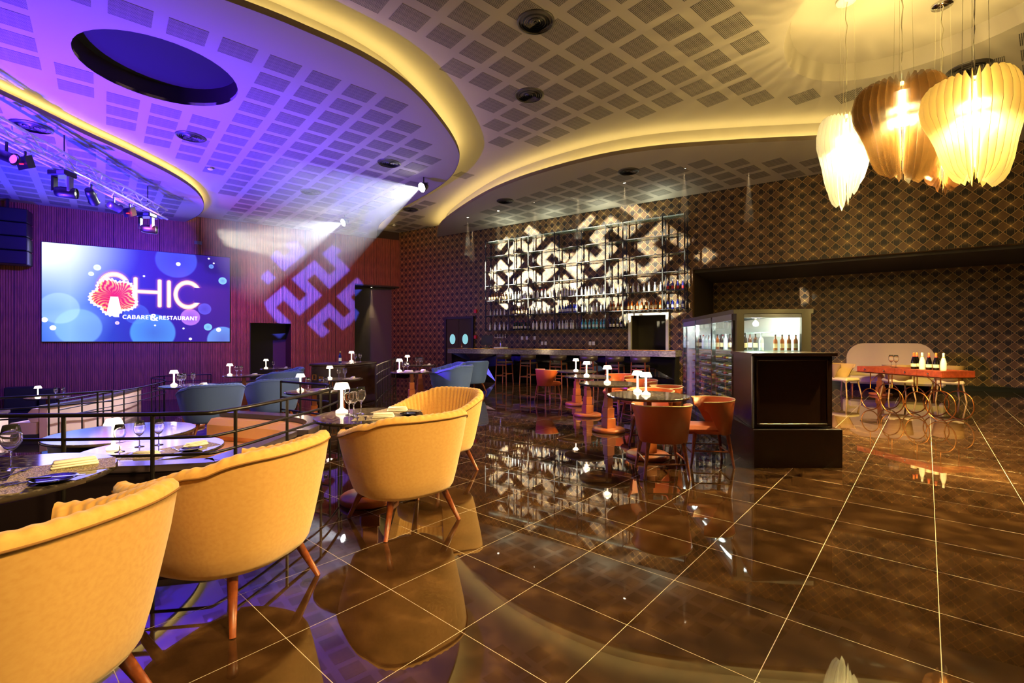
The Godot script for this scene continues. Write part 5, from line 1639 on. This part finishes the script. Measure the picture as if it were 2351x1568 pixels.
# ---------- stage: screen, truss, lamps, speakers
func screen_image() -> Image:
	var W := 800; var H := 490
	var im := Image.create(W, H, false, Image.FORMAT_RGB8)
	for y in H:
		for x in W:
			var u := float(x) / W; var v := float(y) / H
			var g := clampf(1.25 - 2.6 * sqrt(u * u + v * v * 0.5), 0.0, 1.0)
			var c := Color(0.10, 0.14, 0.62).lerp(Color(0.16, 0.06, 0.48), clampf(u * 1.3 - 0.2, 0.0, 1.0))
			c = c.lerp(Color(0.20, 0.42, 0.85), clampf(0.9 - u * 1.6, 0.0, 0.75))
			c = c.lerp(Color(0.75, 0.90, 1.0), clampf(0.55 - absf(u - 0.13) * 2.2 - absf(v - 0.75) * 0.6, 0.0, 0.5))
			c = c.lerp(Color(0.97, 1.0, 1.0), g)
			im.set_pixel(x, y, c)
	var r := RandomNumberGenerator.new(); r.seed = 9
	var discs := [[0.68, 0.08, 0.125, Color(0.30, 0.45, 0.95), 0.6], [0.55, 0.90, 0.13, Color(0.35, 0.75, 0.98), 0.65], [0.17, 0.85, 0.12, Color(0.55, 0.78, 1.0), 0.5], [0.76, 0.72, 0.06, Color(0.85, 0.55, 0.95), 0.75], [0.955, 0.98, 0.10, Color(0.45, 0.75, 0.98), 0.7], [0.845, 0.62, 0.042, Color(0.40, 0.45, 0.98), 0.6], [0.955, 0.28, 0.027, Color(0.55, 0.85, 1.0), 0.9], [0.865, 0.83, 0.026, Color(0.55, 0.95, 1.0), 0.8], [0.93, 0.86, 0.016, Color(1, 1, 1), 1.0], [0.76, 0.97, 0.010, Color(1, 1, 1), 1.0], [0.69, 0.12, 0.014, Color(1, 1, 1), 1.0], [0.26, 0.22, 0.02, Color(0.9, 1, 1), 0.9], [0.23, 0.29, 0.015, Color(0.9, 1, 1), 0.9], [0.05, 0.86, 0.016, Color(1, 1, 1), 1.0], [0.012, 0.78, 0.016, Color(1, 1, 1), 1.0], [0.36, 0.80, 0.012, Color(1, 0.85, 1), 0.9], [0.72, 0.85, 0.007, Color(1, 1, 1), 1.0], [0.56, 0.82, 0.006, Color(1, 1, 1), 1.0], [0.50, 0.28, 0.007, Color(1, 1, 1), 1.0], [0.885, 0.12, 0.016, Color(0.45, 0.7, 1.0), 0.8], [0.87, 0.03, 0.007, Color(1, 1, 1), 1.0], [0.90, 0.08, 0.006, Color(1, 1, 1), 1.0], [0.46, 0.70, 0.07, Color(0.35, 0.55, 0.95), 0.4], [0.08, 0.66, 0.10, Color(0.8, 0.95, 1.0), 0.35]]
	for d in discs:
		var rad: float = d[2] * W
		var cx: float = d[0] * W; var cy: float = d[1] * H
		for y in range(maxi(0, int(cy - rad)), mini(H, int(cy + rad) + 1)):
			for x in range(maxi(0, int(cx - rad)), mini(W, int(cx + rad) + 1)):
				var q := Vector2(x - cx, y - cy).length() / rad
				if q < 1.0: im.set_pixel(x, y, im.get_pixel(x, y).lerp(d[3], d[4] * (0.72 + 0.28 * q) * clampf((1.0 - q) * 12.0, 0.0, 1.0)))
	# big letters C H I C: glowing strokes with a warm beaded outline
	var lw := 0.0125 * W
	var segs := [["arc", 0.345, 0.435, 0.075, 0.155], ["line", 0.455, 0.315, 0.455, 0.60], ["line", 0.585, 0.325, 0.585, 0.60], ["line", 0.455, 0.452, 0.585, 0.452], ["line", 0.637, 0.33, 0.637, 0.60], ["arc", 0.745, 0.465, 0.07, 0.14]]
	for y in range(int(H * 0.22), int(H * 0.68)):
		for x in range(int(W * 0.22), int(W * 0.86)):
			var dist := 1e9
			for g in segs:
				if g[0] == "line":
					var a := Vector2(g[1] * W, g[2] * H); var b := Vector2(g[3] * W, g[4] * H)
					dist = minf(dist, Geometry2D.get_closest_point_to_segment(Vector2(x, y), a, b).distance_to(Vector2(x, y)))
				else:
					var o := Vector2((x - g[1] * W) / (g[3] * W), (y - g[2] * H) / (g[4] * H))
					if not (o.x > 0.55 and absf(o.y) < 0.62): dist = minf(dist, absf(o.length() - 1.0) * g[3] * W * 0.97)
			if dist < lw:
				var core := dist / lw
				im.set_pixel(x, y, Color(1, 1, 0.97) if core < 0.55 else (Color(1.0, 0.62, 0.42) if (x + y) % 5 < 3 else Color(1.0, 0.88, 0.8)))
			elif dist < lw * 2.2:
				im.set_pixel(x, y, im.get_pixel(x, y).lerp(Color(0.95, 0.45, 0.6), 0.4 * (1.0 - (dist - lw) / (lw * 1.2))))
	# a hibiscus-like flower over the first letter
	var fx := 0.345 * W; var fy := 0.52 * H
	for y in range(int(H * 0.26), int(H * 0.74)):
		for x in range(int(W * 0.19), int(W * 0.48)):
			var o := Vector2(x - fx, y - fy)
			var a := o.angle()
			var q := o.length() / (0.125 * W * (0.82 + 0.22 * absf(sin(a * 2.5 + 0.4)) + 0.03 * sin(a * 37.0)))
			if q < 1.0:
				var st := 0.5 + 0.5 * sin(a * 26.0 + 6.0 * sin(q * 5.0 + a * 3.0))
				var c := Color(0.80, 0.05, 0.08).lerp(Color(1.0, 0.86, 0.35), clampf(st * 1.2 * q, 0.0, 1.0))
				if q > 0.86: c = c.lerp(Color(1, 1, 0.95), 0.8)
				if o.y > 0 and absf(o.x) < 0.02 * W + o.y * 0.18: c = Color(1, 0.98, 0.97)
				im.set_pixel(x, y, c)
			elif o.y > 0 and absf(o.x - o.y * 0.10) < 0.012 * W and o.y < 0.22 * H: im.set_pixel(x, y, Color(1, 1, 1))
	return im
func text_mesh(txt: String, size: float) -> TextMesh:
	var m := TextMesh.new()
	var f := SystemFont.new(); f.font_names = PackedStringArray(["Droid Sans"]); f.font_weight = 700
	m.font = f; m.text = txt; m.font_size = 48; m.pixel_size = size / 48.0; m.depth = 0.008
	return m
func stage_gear() -> void:
	var l := stage_s(97.7); var r := stage_s(527.0)
	var t := thing("led_screen", "large led screen showing the CHIC sign among blue light discs on the slatted wall", "screen", v3(stage_pt((l + r) / 2, 0.04), 3.09), atan2(SU.y, SU.x))
	# local axes: x along the wall to the right, z out of the wall
	var w := r - l; var h := 3.28
	var s := tool(); box(s, Vector3(0, 0, 0.03), Vector3(w + 0.04, h + 0.04, 0.06)); part(t, "cabinet", done(s), M.black)
	s = tool(); quad(s, Vector3(-w / 2, h / 2, 0.064), Vector3(w / 2, h / 2, 0.064), Vector3(w / 2, -h / 2, 0.064), Vector3(-w / 2, -h / 2, 0.064))
	var m := mat(Color(0, 0, 0), 0.5)
	m.emission_enabled = true; m.emission = Color(1, 1, 1); m.emission_texture = ImageTexture.create_from_image(screen_image()); m.emission_energy_multiplier = 1.15
	m.emission_operator = BaseMaterial3D.EMISSION_OP_MULTIPLY
	part(t, "display", done(s), m)
	part(t, "lettering", text_mesh("CABARET", 0.20), glow(Color(1, 1, 1), 1.0), Vector3(-w / 2 + w * 0.467, h / 2 - h * 0.735, 0.07))
	part(t, "lettering", text_mesh("&", 0.34), glow(Color(1, 1, 1), 1.0), Vector3(-w / 2 + w * 0.556, h / 2 - h * 0.735, 0.07))
	part(t, "lettering", text_mesh("RESTAURANT", 0.19), glow(Color(1, 1, 1), 1.0), Vector3(-w / 2 + w * 0.692, h / 2 - h * 0.735, 0.07))
	# truss
	var a := Vector2(-8.7, 5.6); var b := Vector2(-10.72, 14.4)
	var u := (b - a).normalized(); var n := Vector2(-u.y, u.x)
	var tr := thing("lighting_truss", "silver box truss hung under the ceiling with stage lamps", "truss", Vector3.ZERO)
	var y0 := 5.20; var y1 := 5.48; var hw := 0.145
	var cor := [[-hw, y0], [hw, y0], [hw, y1], [-hw, y1]]
	for c in cor:
		s = tool(0); rod(s, v3(a + n * c[0], c[1]), v3(b + n * c[0], c[1]), 0.03, 0.03, 8); part(tr, "chord", done(s), M.truss)
	s = tool(0); rod(s, v3(a, y0 + 0.01), v3(b, y0 + 0.01), 0.02, 0.02, 8); part(tr, "lamp_bar", done(s), M.truss)
	var L := a.distance_to(b)
	var st := 20
	for f in 4:
		var c: Array = cor[f]; var d: Array = cor[(f + 1) % 4]
		for k in st:
			var p := a + u * (L * k / st); var q := a + u * (L * (k + 1) / st)
			s = tool()
			if k % 2 == 0: rod(s, v3(p + n * c[0], c[1]), v3(q + n * d[0], d[1]), 0.013, 0.013, 5, false)
			else: rod(s, v3(p + n * d[0], d[1]), v3(q + n * c[0], c[1]), 0.013, 0.013, 5, false)
			part(tr, "brace", done(s), M.truss)
	for k in 3:
		s = tool(); var p := a + u * (L * (0.15 + 0.38 * k))
		rod(s, v3(p, y1), v3(p, YS), 0.012, 0.012, 6); part(tr, "hanger", done(s), M.fixture)
	var on := func(px: float) -> Vector2:
		var k := (px - 1175.5) / FOC
		var tt: float = (a.x - k * a.y) / (k * u.y - u.x)
		return a + u * tt
	par_can(on.call(15.0), 4.90, v3(Vector2(1.2, 10.5), 0.9) - v3(on.call(15.0), 4.90), "black par can on the truss beside the red-lit lamp panel", false, Color(0.52, 0.20, 1.0))
	lens_light(on.call(15.0), 4.90, v3(Vector2(1.0, 11.0), 0.9), 0.12, Color(0.52, 0.20, 1.0), 210.0, 17.0)
	panel_light(on.call(58.0), 4.95, "square led wash panel with a red pilot light on the truss")
	var mp: Vector2 = on.call(143.0)
	# two moving heads throw the maze pattern across the room onto the bottle shelves
	moving_head(mp, 4.89, v3(bar_pt(bar_s(1425.0), 0.3), 4.2) - v3(mp, 4.69), "large moving-head lamp hanging in the middle of the truss", true)
	par_can(on.call(210.0), 4.90, v3(stage_pt(stage_s(330.0)), 2.6) - v3(on.call(210.0), 4.90), "long black profile spot on the truss beside the large moving head", true, Color(0.42, 0.18, 1.0))
	lens_light(on.call(210.0), 4.90, v3(stage_pt(stage_s(330.0)), 2.6), 0.22, Color(0.34, 0.16, 1.0), 85.0, 60.0)
	par_can(on.call(262.0), 4.90, v3(stage_pt(stage_s(720.0)), 3.2) - v3(on.call(262.0), 4.90), "short black par can near the truss's wall end", false, Color(1.0, 0.42, 0.40))
	lens_light(on.call(262.0), 4.90, v3(stage_pt(stage_s(720.0)), 3.2), 0.12, Color(1.0, 0.42, 0.40), 34.0, 40.0)
	panel_light(on.call(298.0), 4.95, "small led wash panel with a red pilot light near the truss's wall end")
	var hp: Vector2 = on.call(336.0)
	moving_head(hp, 4.89, v3(bar_pt(bar_s(1205.0), 0.3), 4.2) - v3(hp, 4.69), "moving-head projector at the truss's wall end, throwing the pattern on the bar", true)
	# ceiling projector out of the picture that throws the blue maze onto the slatted wall
	var gp := Vector2(-0.2, 5.6)
	gobo_head(v3(gp, 6.1), v3(stage_pt(stage_s(722.0)), 3.75), Color(0.30, 0.34, 1.0), 1500.0, 7.0, "ceiling projector throwing the blue maze pattern on the slatted wall")
	# two bright follow lamps under the stage-side ceiling
	for q in [[Vector2(-2.55, 13.6), "bright white stage lamp under the curved ceiling tip"], [Vector2(-6.25, 17.6), "bright white stage lamp close to the slatted wall"]]:
		bright_lamp(v3(q[0], 5.92), Vector3(-0.62, -0.50, 0.80), q[1])
	# stage wash lamps on the floor, left of the picture
	for q in [[Vector2(-12.5, 9.5), "floor wash lamp aimed at the ceiling, blue"], [Vector2(-10.2, 7.9), "floor wash lamp aimed at the ceiling, violet"]]:
		var f := thing("floor_wash_lamp", q[1], "stage lamp", v3(q[0], LOW))
		s = tool(0); lathe(s, [[0.0, 0.30], [0.12, 0.30], [0.15, 0.34], [0.16, 0.62], [0.14, 0.62], [0.13, 0.40], [0.0, 0.38]], 20); part(f, "can", done(s), M.fixture)
		s = tool(0); lathe(s, [[0.135, 0.60], [0.0, 0.605]], 20); part(f, "lens", done(s), glow(Color(0.2, 0.12, 1.0), 6.0))
		s = tool(); box(s, Vector3(0, 0.15, 0), Vector3(0.3, 0.3, 0.05)); part(f, "stand", done(s), M.fixture)
	# hung loudspeakers and stage boxes
	var sp := thing("line_array", "black hung loudspeaker column beside the led screen", "loudspeaker", v3(stage_pt(stage_s(18.0, 0.5), 0.5), 3.88), atan2(SU.y, SU.x))
	for k in 4:
		s = tool(); rbox(s, Vector3(0, 0.20 + 0.44 * k, 0), Vector3(1.0, 0.42, 0.6), 0.02); part(sp, "cabinet", done(s), M.fixture)
	s = tool(); box(s, Vector3(0, 1.91, 0), Vector3(0.06, 0.28, 0.06)); part(sp, "bracket", done(s), M.fixture)
	for q in [[52.0, 0.6, 0.72, 0.72, "large black stage box at the foot of the slatted wall"], [114.0, 0.5, 0.42, 0.62, "small black stage box beside the large one at the wall"]]:
		var bx := thing("stage_box", q[4], "loudspeaker", v3(stage_pt(stage_s(q[0], q[1]), q[1]), LOW), atan2(SU.y, SU.x))
		s = tool(); rbox(s, Vector3(0, q[3] / 2, 0), Vector3(q[2], q[3], 0.5), 0.015); part(bx, "cabinet", done(s), M.fixture)
		s = tool(); rbox(s, Vector3(0, q[3] / 2, 0.252), Vector3(q[2] - 0.06, q[3] - 0.06, 0.012), 0.004); part(bx, "grille", done(s), M.black)
func cam_basis(to: Vector3) -> Basis:
	return Basis.looking_at(to.normalized(), Vector3.UP if absf(to.normalized().y) < 0.98 else Vector3.RIGHT)
func aimed(st: SurfaceTool, prof: Array, o: Vector3, to: Vector3, n := 18) -> void:   # lathe along a direction
	var z := to.normalized()
	var x := z.cross(Vector3.UP if absf(z.y) < 0.95 else Vector3.RIGHT).normalized()
	var y := x.cross(z)
	for i in prof.size() - 1:
		for k in n:
			var a := TAU * k / n; var b := TAU * (k + 1) / n
			var f := func(q: Array, g: float) -> Vector3: return o + z * q[1] + (x * cos(g) + y * sin(g)) * q[0]
			quad(st, f.call(prof[i], a), f.call(prof[i], b), f.call(prof[i + 1], b), f.call(prof[i + 1], a))
func par_can(p: Vector2, y: float, to: Vector3, label: String, long: bool, lit := Color(0, 0, 0)) -> void:
	var t := thing("stage_lamp", label, "stage lamp", v3(p, y))
	var s := tool(0)
	var l := 0.46 if long else 0.26
	aimed(s, [[0.0, -l / 2], [0.08, -l / 2], [0.095, -l / 4], [0.10, l / 2], [0.115, l / 2 + 0.01], [0.09, l / 2], [0.088, l / 2 - 0.05], [0.0, l / 2 - 0.05]], Vector3.ZERO, to)
	part(t, "can", done(s), M.fixture)
	if lit != Color(0, 0, 0):
		s = tool(0); aimed(s, [[0.0, l / 2 - 0.02], [0.086, l / 2 - 0.025]], Vector3.ZERO, to); part(t, "lens", done(s), glow(lit, 4.0))
	s = tool(); box(s, Vector3(0, 0.16, 0), Vector3(0.03, 0.23, 0.03)); box(s, Vector3(0, 0.05, 0), Vector3(0.24, 0.02, 0.03)); part(t, "yoke", done(s), M.fixture)
func lens_light(p: Vector2, y: float, to: Vector3, ahead: float, col: Color, energy: float, angle: float) -> void:
	var o := v3(p, y)
	var z := (to - o).normalized()
	spot(o + z * (ahead + 0.06), to, col, energy, angle, 1.0, 0.04)
func panel_light(p: Vector2, y: float, label: String) -> void:
	var t := thing("stage_lamp", label, "stage lamp", v3(p, y))
	var s := tool(); boxb(s, Vector3.ZERO, Vector3(0.15, 0, 0.05), Vector3(0.02, 0.10, 0.06), Vector3(-0.02, -0.03, 0.05)); part(t, "panel", done(s), M.fixture)
	s = tool(); box(s, Vector3(0.02, -0.06, 0.09), Vector3(0.07, 0.018, 0.02)); part(t, "pilot_light", done(s), M.led_red)
	s = tool(); box(s, Vector3(0, 0.115, 0), Vector3(0.03, 0.22, 0.03)); part(t, "yoke", done(s), M.fixture)
func moving_head(p: Vector2, y: float, to: Vector3, label: String, gobo: bool) -> void:
	var t := thing("moving_head", label, "stage lamp", v3(p, y))
	var s := tool(); rbox(s, Vector3(0, 0.19, 0), Vector3(0.40, 0.12, 0.30), 0.02); part(t, "base", done(s), M.fixture)
	s = tool(); rbox(s, Vector3(0, 0.09, 0.151), Vector3(0.30, 0.05, 0.006), 0.002) if false else rbox(s, Vector3(0.1, 0.19, 0.152), Vector3(0.16, 0.07, 0.006), 0.002); part(t, "display", done(s), M.fixture_grey)
	for x in [-0.17, 0.17]:
		s = tool(); rbox(s, Vector3(x, -0.03, 0), Vector3(0.06, 0.34, 0.14), 0.02); part(t, "yoke_arm", done(s), M.fixture_grey if x > 0 else M.fixture)
	var o := Vector3(0, -0.20, 0)
	if gobo:
		gobo_parts(t, o, to, Color(1.0, 0.98, 0.86), 900.0, 8.5)
		return
	s = tool(0)
	aimed(s, [[0.0, -0.17], [0.08, -0.16], [0.125, -0.09], [0.135, 0.0], [0.125, 0.11], [0.10, 0.16], [0.085, 0.16], [0.08, 0.14], [0.0, 0.14]], o, to)
	part(t, "head", done(s), M.fixture)
	s = tool(0); aimed(s, [[0.0, 0.155], [0.08, 0.15]], o, to); part(t, "lens", done(s), M.lens)
func gobo_head(p: Vector3, to_pt: Vector3, col: Color, energy: float, angle: float, label: String) -> void:
	var t := thing("moving_head", label, "stage lamp", p)
	var s := tool(); rbox(s, Vector3(0, 0.40, 0), Vector3(0.36, 0.14, 0.28), 0.02); part(t, "base", done(s), M.fixture)
	for x in [-0.17, 0.17]:
		s = tool(); rbox(s, Vector3(x, 0.16, 0), Vector3(0.05, 0.36, 0.12), 0.015); part(t, "yoke_arm", done(s), M.fixture)
	gobo_parts(t, Vector3.ZERO, to_pt - p, col, energy, angle)
func gobo_parts(t: Node3D, o: Vector3, to: Vector3, col: Color, energy: float, angle: float) -> void:
	# an open barrel with a lamp at its root and a pierced maze plate at its mouth
	var s := tool(0)
	aimed(s, [[0.02, -0.12], [0.10, -0.11], [0.12, -0.02], [0.12, 0.24], [0.11, 0.25], [0.105, 0.24], [0.105, -0.01], [0.03, -0.09]], o, to)
	part(t, "head", done(s), M.fixture)
	var z := to.normalized()
	var x := z.cross(Vector3.UP).normalized()
	var y := x.cross(z)
	var dist := 0.22
	var rr := dist * tan(deg_to_rad(angle)) * 1.02
	var c := o + z * dist
	s = tool()
	# the plate: cells of a square raster that stay closed
	var n := 13 if angle > 8.0 else 10
	var wave := ["1110", "1010", "1011", "0000"]   # a running square wave, row by row
	var cs := rr * 2.0 / n
	for i in n:
		for j in n:
			var px := (i + 0.5) * cs - rr; var py := (j + 0.5) * cs - rr
			var open: bool = wave[j % 4][(i + 2 * (j / 4)) % 4] == "1" and Vector2(px, py).length() < rr * 0.97
			if not open:
				var ex := (x + y).normalized(); var ey := (y - x).normalized()
				var q := c + ex * px + ey * py
				boxb(s, q, ex * cs * 0.5, ey * cs * 0.5, z * 0.0006)
	# closed rim from the plate to the barrel
	for k in 24:
		var a := TAU * k / 24.0; var b := TAU * (k + 1) / 24.0
		var ex := (x + y).normalized(); var ey := (y - x).normalized()
		var r0 := rr * 0.98; var r1 := 0.118
		quad(s, c + (ex * cos(a) + ey * sin(a)) * r0, c + (ex * cos(b) + ey * sin(b)) * r0, c + (ex * cos(b) + ey * sin(b)) * r1, c + (ex * cos(a) + ey * sin(a)) * r1)
	part(t, "pattern_plate", done(s), M.fixture)
	var pos := t.position + o
	area(pos, pos + z, 0.0012, 0.0012, col, energy)
func haze(p: Vector3, to: Vector3, length: float, radius: float, dens: float) -> void:
	# smoke drifting in a lamp's beam
	var f := FogVolume.new()
	f.name = numbered("beam_haze")
	f.shape = RenderingServer.FOG_VOLUME_SHAPE_CONE
	f.size = Vector3(radius * 2.0, length, radius * 2.0)
	var m := FogMaterial.new(); m.density = dens; m.albedo = Color(1, 1, 1)
	f.material = m
	add_child(f)
	var y := -to.normalized()
	var x := y.cross(Vector3(0.3, 0.1, 1.0)).normalized()
	f.transform = Transform3D(Basis(x, y, x.cross(y)), p + to.normalized() * length / 2.0)
	f.set_meta("label", "smoke lit by the beam of a ceiling lamp"); f.set_meta("category", "haze"); f.set_meta("kind", "stuff")
func bright_lamp(p: Vector3, to: Vector3, label: String) -> void:
	var t := thing("stage_lamp", label, "stage lamp", p)
	var s := tool(0)
	aimed(s, [[0.0, -0.14], [0.07, -0.13], [0.10, -0.05], [0.14, 0.10], [0.137, 0.10], [0.13, 0.06], [0.0, 0.06]], Vector3.ZERO, to)
	part(t, "can", done(s), M.fixture)
	s = tool(0); aimed(s, [[0.0, 0.09], [0.13, 0.082]], Vector3.ZERO, to); part(t, "lens", done(s), M.spot_face)
	s = tool(); box(s, Vector3(0, 0.20, 0), Vector3(0.03, 0.2, 0.03)); box(s, Vector3(0, 0.11, 0), Vector3(0.26, 0.02, 0.03)); part(t, "yoke", done(s), M.fixture)
	spot(p + to.normalized() * 0.13, p + to, Color(0.95, 0.97, 1.0), 150.0, 24.0, 0.6, 0.05)
	haze(p + to.normalized() * 0.14, to, 4.2, 1.6, 0.03)

# ---------- ceiling fittings
func ceiling_gear() -> void:
	var i := 0
	for q in [[1215, 218, YD, 0.30, "round black air diffuser in the dark middle of the main ceiling"], [1230, 50, YD, 0.30, "round black air diffuser beside the stage-side cove, in shadow"], [2225, 158, YD, 0.33, "wide round air diffuser behind the pendant lamps"], [438, 313, YP, 0.30, "round air diffuser right of the round ceiling opening"], [893, 374, YP, 0.30, "round air diffuser near the curved ceiling's tip"], [713, 440, YP, 0.30, "round air diffuser over the stage doorway"], [72, 290, YS, 0.34, "round air diffuser just above the lighting truss"], [1443, 393, YR, 0.28, "round air diffuser in the ceiling over the bar, in the cove's shade"], [1160, 461, YR, 0.28, "round air diffuser in the bar ceiling's narrow tip"], [942, 480, YD, 0.30, "round air diffuser between the two curved ceilings"]]:
		var p := at(q[0], q[1], q[2])
		var t := thing("air_diffuser", q[4], "air vent", v3(p, q[2]))
		var r: float = q[3]
		var s := tool(0); lathe(s, [[r * 0.9, -0.03], [r, -0.022], [r * 1.02, -0.005], [r * 1.02, 0.0]], 36); part(t, "rim", done(s), M.vent_rim)
		s = tool(0); lathe(s, [[r * 0.9, -0.006], [0.0, -0.004]], 36); part(t, "backing", done(s), M.vent)
		for k in 6:
			var rk := r * (0.86 - 0.145 * k)
			s = tool(0); lathe(s, [[rk * 0.93 - 0.008, -0.026], [rk, -0.010]], 32); part(t, "ring", done(s), M.vent_rim if k % 2 == 0 else M.vent)
		i += 1
	for q in [[483, 384, YP, "white smoke detector on the stage-side ceiling near the lit cove"], [905, 515, YD, "small white detector between the two curved ceilings"]]:
		var t := thing("smoke_detector", q[3], "detector", v3(at(q[0], q[1], q[2]), q[2]))
		var s := tool(0); lathe(s, [[0.0, -0.075], [0.05, -0.072], [0.07, -0.055], [0.07, -0.04], [0.04, -0.035], [0.045, 0.0], [0.0, 0.0]], 20); part(t, "body", done(s), M.white)
		s = tool(0); lathe(s, [[0.072, -0.05], [0.075, -0.045], [0.072, -0.04]], 20); part(t, "ring", done(s), M.fixture_grey)
	var n := 0
	for q in [[1074, 499], [1084, 520], [1144, 484], [1228, 465], [1327, 445], [1434, 420], [1571, 387], [1719, 388]]:
		var p := at(q[0], q[1], YR)
		downlight(v3(p, YR), "small recessed downlight in the ceiling over the bar, warm white", "downlights over the bar")
		n += 1
	var nd := stage_pt(stage_s(853.0, -0.5), -0.5)
	downlight(v3(nd, 4.0), "small recessed downlight in the niche beside the stage wall", "")
	var a0 := stage_s(455.0); var s2 := tool()
	box_at(s2, stage_pt(a0, 0.04), SU, 0.24, 0.06, 5.15, 5.27)
	solo("wall_projector_plate", done(s2), M.fixture_grey, "small grey wall plate high on the slatted wall right of the screen", "plate")
func downlight(p: Vector3, label: String, group: String) -> void:
	var t := thing("downlight", label, "lamp", p, 0.0, group)
	var s := tool(0); lathe(s, [[0.038, -0.006], [0.055, -0.008], [0.06, 0.0]], 20); part(t, "ring", done(s), M.vent_rim)
	s = tool(0); lathe(s, [[0.038, -0.004], [0.0, -0.003]], 20); part(t, "lens", done(s), M.down_face)
	spot(p + Vector3(0, -0.02, 0), p + Vector3(0, -3, 0), Color(1.0, 0.85, 0.62), 7.0, 16.0, 0.6, 0.03)
	haze(p + Vector3(0, -0.03, 0), Vector3(0, -1, 0), 1.4, 0.14, 0.14)
